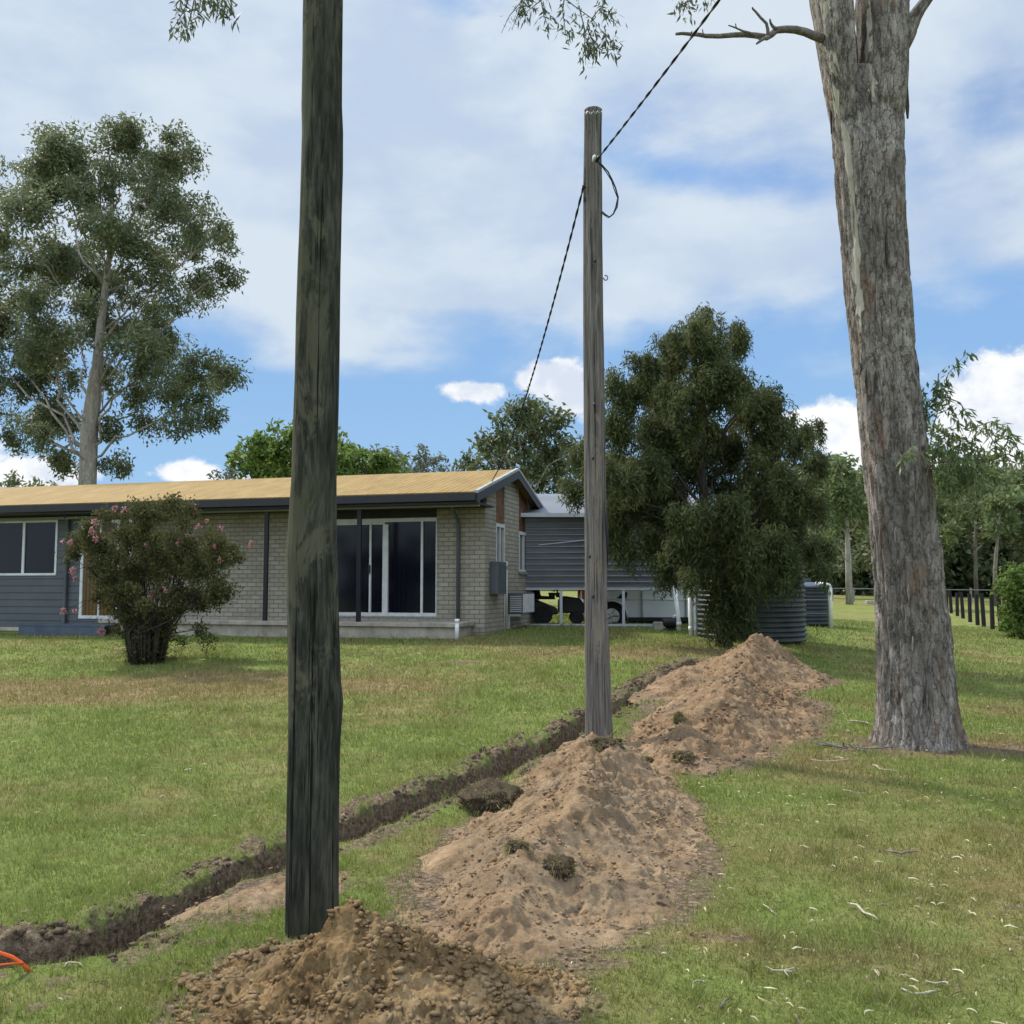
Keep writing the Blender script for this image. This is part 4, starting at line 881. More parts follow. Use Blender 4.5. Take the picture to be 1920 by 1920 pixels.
p1 = [(1745, 535, 633), (1600, 537, 634), (1500, 538, 635), (1400, 541, 636), (1340, 542, 640), (1315, 542, 642), (1280, 542, 638), (1200, 541, 635), (1100, 539, 632), (1040, 538, 631), (1000, 541, 630), (900, 547, 630), (800, 550, 633), (700, 554, 635), (600, 556, 636), (500, 559, 637), (400, 563, 639), (320, 566, 642), (250, 568, 643), (200, 567, 641), (100, 569, 642), (0, 570, 643)]
pole('power_pole', p1, 4.62, 'tall dark tarred timber pole standing nearest, in the stony mound', 'pole_black', 31, .006, extend=3.2,
     worn=lambda A_, Z: .16*np.exp(-((np.cos(A_+.4)+1)/.8)**2)*(Z > .6)-.22*np.exp(-(Z/.95)**2)+.06*np.exp(-((Z-1.7)/.6)**2))
p2 = [(1390, 1098, 1150), (1300, 1098, 1146), (1200, 1097, 1142), (1150, 1097, 1139), (1000, 1096, 1137), (850, 1095, 1135), (700, 1094, 1133), (600, 1093, 1131), (500, 1093, 1130), (430, 1093, 1129), (350, 1093, 1129), (300, 1094, 1128), (240, 1095, 1128), (206, 1095, 1129)]
P2T, p2path, p2rad = pole('power_pole', p2, 9.95, 'weathered grey timber pole with a cut top carrying the overhead cable', 'pole_grey', 37, .008,
     worn=lambda A_, Z: .2*np.exp(-((Z-1.5)/2.5)**2)*(np.sin(A_*3)*.5+.5))
def pole_bits():
    Y = 9.95
    # dark split in the grey pole + slab of lifted sapwood
    m = MB(); m.tube([P(1133, 940, Y-.145), P(1137, 980, Y-.15), P(1139, 1020, Y-.145), P(1139, 1060, Y-.14)], [.004, .016, .014, .004], 6); m.build('split', MAT['post'], P2T, True, True)
    for px, py in ((1112, 860), (1116, 490), (1115, 760), (1112, 1120), (1106, 1045)):
        m = MB(); m.tube([P(px, py+2, Y-.14), P(px, py-5, Y-.142)], .01, 6); m.build('knot_hole', MAT['post'], P2T, True, True)
    m = MB(); a = P(1128, 525, Y); pts = [P(1128, 524, Y-.02), P(1133, 521, Y-.02)]
    for k in range(9): t = R(-140+k*32); pts.append(P(1135.5+4*math.cos(t), 521-4.5*math.sin(t)*1.0, Y-.02))
    m.tube([P(1126, 524, Y-.02)]+pts, .006, 6); m.build('hook', MAT['steel'], P2T, True, True)
    m = MB(); m.tube([P(1118, 303, Y-.13), P(1122, 296, Y-.19), P(1127, 289, Y-.17)], [.016, .02, .012], 10); m.build('cable_clamp', MAT['blackplastic'], P2T, True, True)
    m = MB(); m.tube([P(1111, 303, Y-.145), P(1114, 295, Y-.17), P(1116, 291, Y-.17)], [.008, .018, .012], 8); m.build('insulator', MAT['pvc'], P2T, True, True)
    m = MB(); pts = [P(1096+33*k/12., 210+ 4*math.sin(k*1.9)+2*math.sin(math.pi*k/12), Y-.152) for k in range(13)]; m.tube(pts, .005, 5); m.build('top_wire', MAT['metal_edge'], P2T, True, True)
    m = MB(); pts = [P(1094, 345, Y-.12), P(1096, 352, Y-.14)]; m.tube(pts, .018, 8); m.build('cable_clamp', MAT['blackplastic'], P2T, True, True)
pole_bits()
def twisted(name, a, b, sag, r, twist, label, seg=220):
    a, b = np.array(a), np.array(b); t = thing(name, tuple(a), label, 'cable', 'cables on the grey pole'); pts = []
    for k in range(seg+1): q = k/seg; p = a+(b-a)*q; p[2] -= sag*4*q*(1-q); pts.append(p)
    L = np.linalg.norm(b-a)
    for ph in (0, math.pi):
        m = MB(); pp = []
        for k, p in enumerate(pts):
            d = Vector(pts[min(k+1, seg)]-pts[max(k-1, 0)]).normalized(); u = d.cross(Vector((0, 0, 1))).normalized(); w = d.cross(u); q = k/seg*L/twist*2*math.pi+ph
            pp.append(Vector(p)+(u*math.cos(q)+w*math.sin(q))*r*.85)
        m.tube(pp, r, 6); m.build('strand', MAT['cable'], t, True, True)
twisted('overhead_cable', P(1126, 291, 9.8), P(1590, -330, 5.2), .03, .0068, .42, 'twisted black cable rising from the grey pole to the top right')
twisted('service_cable', P(1094, 350, 9.8), from_house(.05, GP(924, 905, .1)[0])+(GP(924, 905, .1)[1],), .42, .0075, .40, 'twisted black cable sagging from the grey pole down to the house roof')
def loop():
    Y = 9.9; pts2 = [(1122, 302), (1130, 311), (1140, 322), (1148, 338), (1154, 352), (1159, 370), (1157, 388), (1150, 401), (1143, 407), (1136, 403), (1129, 397)]
    t = thing('cable_loop', P(1122, 302, Y), 'slack loop of black cable on the right side of the grey pole', 'cable', 'cables on the grey pole'); m = MB()
    m.tube([P(a, b, Y-.15+.013*k) for k, (a, b) in enumerate(pts2)], .008, 8); m.build('strand', MAT['cable'], t, True, True)
    m = MB(); m.tube([P(a-3+2*(k % 2), b+1.5, Y-.13+.013*k) for k, (a, b) in enumerate(pts2)], .005, 8); m.build('strand', MAT['cable'], t, True, True)
loop()
def conduit():
    c = G(30, 1808); t = thing('orange_conduit', c, 'orange conduit curving out of the trench at the left edge', 'conduit')
    pts = [P(a, b, y) for a, b, y in ((58, 1822, 4.12), (40, 1806, 4.1), (22, 1794, 4.08), (0, 1787, 4.05), (-30, 1784, 4.0), (-70, 1790, 3.95), (-120, 1815, 3.9), (-150, 1850, 3.85))]
    m = MB(); m.tube(pts, .008, 10); m.build('conduit', MAT['orange'], t, True, True)
    m = MB(); m.tube([P(45, 1806, 4.1), P(20, 1807, 4.04), P(0, 1809, 4.0), P(-40, 1812, 3.95)], .004, 6); m.build('draw_cord', MAT['orange'], t, True, True)
conduit()

# ---------------------------------------------------------------- trees
def leafcloud(c, L, W_, droop, rng, dirs=None):
    n = len(c); d = rng.normal(size=(n, 3)) if dirs is None else dirs
    d /= np.linalg.norm(d, axis=1)[:, None]; d[:, 2] -= droop; d /= np.linalg.norm(d, axis=1)[:, None]+1e-9
    s = np.cross(d, rng.normal(size=(n, 3))); s /= np.linalg.norm(s, axis=1)[:, None]+1e-9
    l = (L*rng.uniform(.6, 1.3, n))[:, None]; w = (W_*rng.uniform(.6, 1.3, n))[:, None]
    v = np.stack([c, c+d*l*.45+s*w*.5, c+d*l, c+d*l*.45-s*w*.5], 1).reshape(-1, 3); return v, np.arange(4*n).reshape(-1, 4)
def crown_pts(clumps, ncl, nlf, cr, rng, strand=0, shell=.45, zsq=.85):
    """clusters of leaf positions inside each clump"""
    allp = []; cents = []
    for (x, y, z, r) in clumps:
        k = max(2, int(ncl*r*r)); q = rng.normal(size=(k, 3)); q /= np.linalg.norm(q, axis=1)[:, None]; q *= (rng.uniform(shell**3, 1, k)**(1/3.))[:, None]; q[:, 2] *= zsq
        c = np.array([x, y, z])+q*r*(1+.14*np.clip(rng.normal(size=(k, 1)), -1.5, 1.2)); cents.append(c)
        m = rng.poisson(nlf, k); idx = np.repeat(np.arange(k), m); sz = rng.uniform(.6, 1.35, k)[idx]*cr
        bq = rng.normal(size=(len(idx), 3)); bq /= np.linalg.norm(bq, axis=1)[:, None]; bq *= (rng.uniform(0, 1, len(idx))**.42)[:, None]
        if strand:
            ln = rng.uniform(.3, 1, k)[idx]*strand; t = rng.uniform(0, 1, len(idx)); p = c[idx]+bq*sz[:, None]*.62; p[:, 2] -= t*ln
        else:
            p = c[idx]+bq*sz[:, None]*1.0
        allp.append(p)
    return np.vstack(allp), cents
def curve(a, b, bow, n, rng, wob=.04):
    a, b = np.array(a, float), np.array(b, float); L = np.linalg.norm(b-a); q = np.linspace(0, 1, n)[:, None]; p = a+(b-a)*q; p[:, 2] += (bow*L*4*q*(1-q))[:, 0]
    w = rng.normal(size=(n, 3))*wob*L; w[0] = 0; w[-1] = 0; return p+w
def tree(name, label, trunk, trad, clumps, leaf, bark, rng, ncl=5, nlf=40, cr=.35, L=.18, W_=.05, droop=.4, strand=0, brn=1.0, twig=3, group=None, shell=.45, zsq=.85, brad=.05, cat='tree', low=.45, world_base=None, extra=None, tn=12, leafcl=None, brp=1.0):
    trunk = np.array(trunk, float); b = trunk[0]; g = h0(b[0], b[1]); t = thing(name, (b[0], b[1], g), label, cat, group)
    pts, cents = crown_pts(clumps, ncl, nlf, cr, rng, strand, shell, zsq)
    if leafcl is not None: pts = np.vstack([crown_pts(leafcl, ncl, nlf, cr, rng, strand, shell, zsq)[0], crown_pts(clumps, ncl*.35, nlf*.8, cr, rng, strand, shell, zsq)[0]])
    v, f = leafcloud(pts, L, W_, droop, rng); mesh_obj('crown', v, f, MAT[leaf], t, True)
    m = MB(); m.tube(trunk, trad, tn)
    tz = trunk[:, 2]
    for (x, y, z, r), cc in zip(clumps, cents):
        if rng.uniform() > brp: continue
        hd = np.hypot(x-trunk[-1][0], y-trunk[-1][1]); za = z-low*hd-.2*(z-tz[0])*rng.uniform(.2, .8); za = np.clip(za, tz[0]+.33*(tz[-1]-tz[0]), tz[-1])
        q = np.interp(za, tz, np.arange(len(tz))); i = int(min(q, len(tz)-2)); fr = q-i; a = trunk[i]*(1-fr)+trunk[i+1]*fr; ra = trad[i]*(1-fr)+trad[i+1]*fr
        n = 8; p = curve(a, (x, y, z), -.05+.1*rng.uniform(), n, rng, .03); r0 = min(ra*.6, brad*(.6+.3*r)); m.tube(p, list(np.linspace(r0, r0*.3, n)), 6)
        for k in range(int(twig)):
            e = cc[rng.integers(len(cc))]; s = p[rng.integers(4, n)]; m.tube(curve(s, e, .03, 5, rng, .05), list(np.linspace(r0*.32, r0*.1, 5)), 4)
    m.build('trunk', MAT[bark], t, True, True)
    return t
def PC(lst, Y, dd, rng, scale=1.0):
    out = []
    for c in lst:
        px, py, r = c[:3]; dy = c[3] if len(c) > 3 else rng.uniform(-dd, dd); y = Y+dy; p = P(px, py, y); out.append((p[0], p[1], p[2], r*y/F*scale))
    return out
MAT['leaf_gum'] = leafmat('gum_leaves', ((.050, .066, .034), (.098, .122, .062), (.18, .20, .105)), .3)
MAT['leaf_weep'] = leafmat('weeping_leaves', ((.026, .038, .016), (.058, .076, .032), (.14, .15, .06)), .26, .75, .9, .1)
MAT['leaf_bright'] = leafmat('bright_leaves', ((.035, .065, .012), (.075, .125, .022), (.15, .21, .045)), .3, big=.4)
MAT['leaf_olive'] = leafmat('olive_leaves', ((.040, .055, .024), (.080, .10, .045), (.15, .17, .08)), .25, big=.3)
MAT['leaf_grey'] = leafmat('grey_leaves', ((.06, .075, .055), (.11, .13, .095), (.17, .19, .14)), .2, big=.3)
MAT['leaf_light'] = leafmat('light_leaves', ((.045, .075, .025), (.09, .13, .045), (.17, .21, .085)), .3, big=.3)
MAT['leaf_shrub'] = leafmat('shrub_leaves', ((.030, .036, .014), (.060, .068, .026), (.12, .115, .05)), .2, .8, 1.5, .08)
MAT['leaf_spray'] = leafmat('hanging_leaves', ((.03, .045, .028), (.06, .08, .045), (.14, .17, .09)), .2, big=2)
MAT['flower'] = leafmat('pink_flowers', ((.20, .07, .08), (.32, .14, .15), (.50, .29, .29)), .2, big=3)
# left gum behind the house
def split(cl, rng, k=3, f=.58, j=.62):
    out = []
    for x, y, z, r in cl:
        for _ in range(k):
            q = rng.normal(size=3); q /= np.linalg.norm(q); out.append((x+q[0]*r*j, y+q[1]*r*j, z+q[2]*r*j*.9, r*f*rng.uniform(.7, 1.25)))
    return out
def left_gum():
    rng = np.random.default_rng(12); Y = 36
    cl = [(100, 300, 50), (50, 330, 48), (150, 290, 55), (215, 262, 48), (262, 268, 42), (320, 282, 48), (350, 310, 34), (190, 340, 60), (275, 345, 55), (120, 380, 60), (40, 420, 60), (-20, 380, 50), (210, 430, 60), (320, 400, 42), (345, 385, 32),
          (60, 500, 62), (-30, 500, 60), (150, 500, 60), (260, 500, 55), (390, 430, 34), (425, 450, 26), (350, 450, 36), (310, 460, 40), (30, 590, 60), (110, 590, 60), (200, 560, 45), (280, 590, 42), (375, 540, 40), (410, 520, 30), (330, 560, 34), (-60, 600, 60),
          (20, 680, 60), (110, 690, 55), (70, 640, 50), (260, 660, 50), (320, 670, 42), (370, 690, 40), (400, 700, 30), (435, 692, 20), (300, 720, 40), (350, 750, 38), (375, 780, 28), (330, 790, 26), (-10, 760, 50), (60, 770, 42), (110, 760, 35), (30, 820, 22), (100, 850, 26), (215, 800, 20), (210, 870, 22), (125, 880, 20), (240, 740, 26), (85, 820, 22), (240, 640, 40), (150, 620, 40), (290, 640, 34), (120, 800, 28), (280, 800, 22), (200, 700, 28)]
    tr = [P(165, 960, Y), P(164, 905, Y), P(168, 800, Y), P(176, 740, Y), P(182, 690, Y), P(190, 600, Y+.3), P(205, 480, Y), P(212, 360, Y), P(215, 300, Y)]; tr = [np.array([tr[0][0], Y, .6])]+tr
    base = PC(cl, Y, 3.3, rng)
    tree('gum_tree', 'tall spreading gum tree with pale trunk rising behind the left end of the house', tr, [.40, .34, .32, .31, .28, .2, .15, .10, .06, .03], base, 'leaf_gum', 'pale_bark', rng, leafcl=split(base, rng, 4, .55, .8), brp=.5, ncl=28, nlf=66, cr=.42, L=.20, W_=.07, droop=.7, twig=4, brad=.065, low=.75, tn=16, shell=.3)
left_gum()
def weeping():
    rng = np.random.default_rng(22); Y = 18.3
    cl = [(1320, 588, 16), (1345, 602, 16), (1298, 602, 16), (1378, 608, 14), (1325, 578, 9), (1532, 935, 18), (1545, 1010, 16), (1535, 790, 8), (1515, 800, 12), (1440, 1065, 26), (1480, 1062, 26), (1300, 1068, 20), (1540, 1050, 14), (1375, 1000, 40, -1.3), (1425, 1010, 38, -1.3), (1330, 1040, 26, -1.2), (1290, 1000, 36, -1.2), (1400, 1055, 28, -1.1), (1465, 1030, 34, -1.0), (1350, 950, 44, -1.3), (1215, 850, 40, -.6), (1250, 800, 36, .5), (1280, 860, 34, .3), (1400, 750, 34, .4), (1420, 830, 38, .6), (1315, 612, 30), (1300, 650, 50), (1370, 640, 32), (1250, 660, 40), (1340, 680, 50), (1195, 690, 42), (1235, 720, 50), (1160, 730, 38), (1300, 740, 55), (1380, 720, 48), (1430, 735, 42), (1460, 770, 34), (1170, 800, 45), (1230, 800, 50), (1310, 810, 48), (1390, 800, 55), (1450, 820, 45), (1500, 815, 26), (1520, 850, 24), (1150, 870, 45), (1200, 870, 50),
          (1250, 900, 42), (1340, 890, 48), (1420, 880, 52), (1480, 890, 40), (1510, 910, 34), (1170, 940, 50), (1240, 960, 50), (1310, 950, 45), (1390, 960, 55), (1460, 960, 50), (1510, 970, 38), (1525, 1010, 26), (1490, 1020, 36), (1200, 1010, 40), (1260, 1030, 40), (1160, 1000, 30), (1330, 1020, 45), (1400, 1030, 45), (1450, 1040, 36), (1090, 840, 26, .6), (1085, 900, 26, .8)]
    cl2 = [(1350, 1085, 26, -.3), (1388, 1105, 28, -.2), (1342, 1125, 20, -.3), (1370, 1140, 26, 0), (1402, 1150, 18, .1), (1362, 1172, 16, 0), (1332, 1160, 12, 0)]
    tr = [P(1358, 1212, Y), P(1356, 1150, Y), P(1352, 1100, Y), P(1350, 1045, Y), P(1335, 990, Y), P(1322, 955, Y), P(1315, 880, Y), P(1320, 800, Y), P(1315, 700, Y), P(1315, 650, Y)]
    base = PC(cl, Y, 1.6, rng)+PC(cl2, Y-.3, .2, rng)
    t = tree('weeping_tree', 'dense dark weeping tree with drooping foliage in front of the carport', tr, [.17, .14, .13, .12, .11, .10, .08, .06, .04, .02], base, 'leaf_weep', 'dark_bark', rng, leafcl=split(base[:-7], rng, 3, .6, .78)+base[-7:], brp=.5, ncl=300, nlf=50, cr=.18, L=.12, W_=.026, droop=.95, strand=.55, twig=2, brad=.055, low=.8)
    m = MB(); m.tube([P(1352, 1100, Y), P(1322, 1098, Y-.2), P(1300, 1082, Y-.4), P(1280, 1066, Y-.5), P(1262, 1040, Y-.5), P(1250, 1000, Y-.4)], [.09, .08, .075, .065, .05, .03], 8); m.build('limb', MAT['dark_bark'], t, True, True)
weeping()
def shrub():
    rng = np.random.default_rng(32); Y = 17.2; b = G(275, 1243); Y = b[1]
    cl = []
    for k in range(84):
        a = rng.uniform(0, 6.28); q = math.sqrt(rng.uniform(0, 1)); x = 292+163*q*math.cos(a); y = 1052+108*q*math.sin(a); cl.append((x, y, rng.uniform(14, 27)))
    cl += [(250, 1165, 20), (310, 1170, 24), (375, 1180, 14), (395, 1200, 10), (225, 1180, 12), (345, 1200, 10)]
    cw = []
    for c in cl:
        dd = math.sqrt(max(0, 1-((c[0]-292)/180)**2))*1.3; cw += PC([c+(rng.uniform(-dd, dd),)], Y, 0, rng)
    t = thing('flowering_shrub', b, 'large multi-stemmed shrub with pink flowers in front of the house', 'shrub')
    pts, cents = crown_pts(cw, 620, 22, .12, rng, 0, .2); v, f = leafcloud(pts, .068, .03, .1, rng); mesh_obj('crown', v, f, MAT['leaf_shrub'], t, True)
    m = MB(); n = 0
    for k in range(70):
        a = rng.uniform(0, 6.28); q = math.sqrt(rng.uniform(0, 1))*.28; s = b+np.array([q*math.cos(a), q*math.sin(a), -.02]); e = np.array(cw[rng.integers(len(cw))][:3])
        s2 = s+np.array([(s[0]-b[0])*.4, (s[1]-b[1])*.4, .55]); mid = (s2+e)/2+np.array([0, 0, -.05])
        if e[2]-s[2] < .4: continue
        m.tube([s, s2, s2*.5+mid*.5+rng.normal(size=3)*.03, mid+rng.normal(size=3)*.03, e], [.022, .018, .014, .011, .004], 5)
    m.build('stems', MAT['dark_bark'], t, True, True)
    # basal shoots, thin leaves hugging the stems
    q = rng.normal(size=(5000, 3))*np.array([.17, .17, .0]); hh = rng.uniform(0, .95, 5000); p = b+q*(.8+hh[:, None]*1.1); p[:, 2] += hh
    v, f = leafcloud(p, .07, .02, -.6, rng); mesh_obj('basal_shoots', v, f, MAT['leaf_shrub'], t, True)
    for (px, py, r) in [(363, 957, 9), (215, 953, 6), (234, 958, 7), (178, 978, 7), (172, 996, 8), (180, 1010, 6), (131, 1018, 6), (118, 1015, 3), (136, 1070, 7), (140, 1085, 4), (119, 1146, 7), (141, 1146, 4), (190, 1184, 8), (283, 1113, 6), (336, 1018, 6), (356, 1022, 7), (372, 988, 6), (405, 1010, 8), (414, 992, 7), (470, 1021, 6), (276, 968, 6), (275, 1021, 4), (310, 1108, 5), (412, 1050, 5), (345, 1005, 4), (250, 975, 4), (402, 1024, 4), (388, 977, 3)]:
        yy = Y+rng.uniform(-1.3, -.5); c = P(px, py, yy); n = int(10*r); p = c+rng.normal(size=(n, 3))*r*yy/F*.38*np.array([.8, .8, 1.2]); v, f = leafcloud(p, .035, .03, 0, rng); mesh_obj('flower_cluster', v, f, MAT['flower'], t, True)
        # stalk
        near = min(cw, key=lambda q_: (q_[0]-c[0])**2+(q_[2]-c[2])**2+.2*(q_[1]-c[1])**2); m = MB(); m.tube([near[:3], (np.array(near[:3])+c)/2+np.array([0, 0, .05]), c], [.006, .005, .003], 4); m.build('flower_stalk', MAT['dark_bark'], t, True, True)
shrub()
def simple_tree(name, label, bx, Y, clumps, leaf, bark, seed, tr=.25, dd=2.5, **k):
    rng = np.random.default_rng(seed); p = P(bx, 1100, Y); g = h0(p[0], Y); cw = PC(clumps, Y, dd, rng)
    top = max(c[2] for c in cw); cx = np.mean([c[0] for c in cw]); tk = [np.array([p[0], Y, g-.1]), np.array([p[0]+.1*(cx-p[0]), Y, g+(top-g)*.3]), np.array([p[0]+.5*(cx-p[0]), Y, g+(top-g)*.6]), np.array([cx, Y, g+(top-g)*.9])]
    kw = dict(ncl=8.0, nlf=34, cr=.6, L=.5, W_=.2, droop=.3, twig=2, brad=.07, group='trees behind the house and paddock', low=.6); kw.update(k)
    return tree(name, label, tk, [tr, tr*.8, tr*.5, tr*.12], cw, leaf, bark, rng, **kw)
simple_tree('shade_tree', 'bright green rounded tree showing above the roof behind the dark pole', 590, 58, [(460, 862, 26), (478, 845, 30), (510, 835, 32), (540, 828, 30), (575, 835, 36), (610, 838, 34), (640, 850, 34), (670, 860, 26), (700, 868, 24), (735, 872, 20), (500, 880, 40), (560, 880, 46), (620, 885, 46), (690, 895, 36), (540, 920, 50), (620, 930, 50)], 'leaf_bright', 'dark_bark', 51, .35, 3, ncl=10, nlf=60, cr=.6, L=.36, W_=.2, droop=.0)
simple_tree('gum_tree', 'hazy grey-green gum just right of the bright green tree above the roof', 748, 85, [(725, 850, 14), (745, 855, 18), (700, 845, 10), (748, 880, 22), (730, 900, 26)], 'leaf_grey', 'pale_bark', 52, .3, 2)
simple_tree('gum_tree', 'hazy grey-green gum above the middle of the roof, right of its twin', 800, 88, [(785, 855, 16), (800, 868, 18), (825, 868, 14), (770, 875, 14), (800, 895, 24), (832, 885, 12)], 'leaf_grey', 'pale_bark', 53, .3, 2)
simple_tree('gum_tree', 'broad olive-green gum behind the gable end of the house', 985, 46, [(985, 775, 30), (1010, 780, 32), (955, 790, 28), (1040, 800, 28), (930, 815, 28), (985, 815, 36), (1030, 830, 34), (905, 840, 24), (880, 862, 20), (930, 860, 32), (985, 865, 38), (1050, 855, 36), (1080, 830, 22), (1085, 880, 30), (870, 888, 18), (900, 895, 26), (1040, 900, 36), (980, 905, 36), (1090, 920, 26), (930, 920, 30)], 'leaf_olive', 'pale_bark', 54, .3, 2.5, ncl=16, nlf=46, cr=.5, L=.32, W_=.13)
simple_tree('gum_tree', 'small far gum top above the roof at the far left edge', 20, 80, [(18, 895, 12), (30, 905, 10), (5, 905, 12), (70, 912, 7), (86, 912, 6)], 'leaf_gum', 'pale_bark', 55, .2, 1)
simple_tree('gum_tree', 'far grey gum low over the roof left of the bright green tree', 425, 80, [(425, 890, 12), (438, 880, 9), (412, 900, 9)], 'leaf_grey', 'pale_bark', 56, .2, 1)
# right-hand wood
simple_tree('gum_tree', 'light green gum with a pale bare trunk at the paddock fence', 1592, 56, [(1590, 880, 26), (1565, 900, 26), (1615, 905, 26), (1545, 930, 22), (1590, 930, 34), (1625, 950, 26), (1560, 965, 26), (1605, 985, 26), (1570, 870, 16), (1640, 890, 20), (1560, 1005, 18)], 'leaf_light', 'pale_bark', 57, .22, 1.6, ncl=14, nlf=44, cr=.5, L=.34, W_=.15)
RW = [(1540, 66, 'leaf_gum', [(1525, 880, 24), (1550, 890, 24), (1530, 930, 30), (1560, 950, 30), (1540, 990, 34), (1520, 1030, 30), (1560, 1040, 30)], 'dark gum in the wood between the weeping tree and the pale-trunked gum'),
      (1650, 70, 'leaf_gum', [(1660, 870, 26), (1630, 900, 26), (1680, 900, 30), (1640, 950, 36), (1680, 960, 30), (1650, 1010, 36), (1620, 1040, 30)], 'dark gum in the wood mostly hidden behind the huge trunk'),
      (1760, 64, 'leaf_light', [(1760, 810, 16), (1750, 850, 22), (1775, 870, 24), (1750, 900, 28), (1790, 915, 28), (1760, 950, 30), (1800, 960, 26), (1770, 1000, 30)], 'light green gum in the wood just right of the huge trunk'),
      (1830, 68, 'leaf_olive', [(1830, 860, 22), (1810, 885, 24), (1850, 890, 26), (1830, 930, 32), (1860, 950, 28), (1815, 970, 30), (1850, 1000, 30)], 'olive gum in the wood behind the leafy sprouts'),
      (1865, 58, 'leaf_light', [(1870, 900, 24), (1890, 930, 26), (1860, 950, 24), (1885, 975, 28), (1850, 985, 20)], 'gum with a thin pale trunk in the wood above the fence posts'),
      (1930, 66, 'leaf_olive', [(1900, 895, 24), (1930, 885, 28), (1960, 900, 30), (1915, 930, 30), (1950, 950, 34), (1910, 980, 30), (1940, 1010, 36)], 'olive gum in the wood at the right edge of the view')]
for i, (bx, Y, lf, cl, lab) in enumerate(RW): simple_tree('gum_tree', lab, bx, Y, cl, lf, 'mid_bark', 70+i, .15, 2, ncl=9, nlf=40, cr=.6, L=.42, W_=.18, group='gums of the wood beyond the paddock')
def wood():
    rng = np.random.default_rng(90); cw = []
    for k in range(520):
        a = rng.uniform(R(-42), R(48)); Y = rng.uniform(84, 104); x = Y*math.tan(a); g = h0(x, Y); right = x/Y > .26
        h = (11.0 if right else 6.5)*rng.uniform(.15, 1)**.8; cw.append((x, Y, g+h, rng.uniform(1.2, 2.3)))
    for k in range(260):
        px = rng.uniform(1480, 2300); Y = rng.uniform(76, 84); x = (px-960)/F*Y; g = h0(x, Y); cw.append((x, Y, g+rng.uniform(.4, 7.5), rng.uniform(1.0, 1.9)))
    pts, c = crown_pts(cw, 6.5, 30, .8, rng, 0, .3); v, f = leafcloud(pts, .6, .28, .2, rng)
    tag(mesh_obj('woodland', v, f, MAT['leaf_olive']), 'dense dark green wood far beyond the paddock and house', 'woodland', kind='stuff')
wood()
def edge_bush():
    rng = np.random.default_rng(95); Y = 27; cl = [(1895, 1075, 16), (1925, 1075, 22), (1880, 1105, 16), (1910, 1110, 26), (1890, 1140, 20), (1925, 1150, 26), (1885, 1165, 14), (1905, 1180, 16), (1945, 1100, 26), (1960, 1150, 28), (1930, 1180, 22)]
    p = P(1922, 1190, Y); g = h0(p[0], Y); tree('leafy_bush', 'bright green leafy bush at the right edge beside the black fence posts', [(p[0], Y, g-.05), (p[0], Y, g+.5), (p[0], Y, g+1.2)], [.09, .06, .03], PC(cl, Y, .5, rng), 'leaf_bright', 'dark_bark', rng, ncl=260, nlf=24, cr=.16, L=.13, W_=.07, droop=.1, twig=2, brad=.03, cat='bush')
edge_bush()

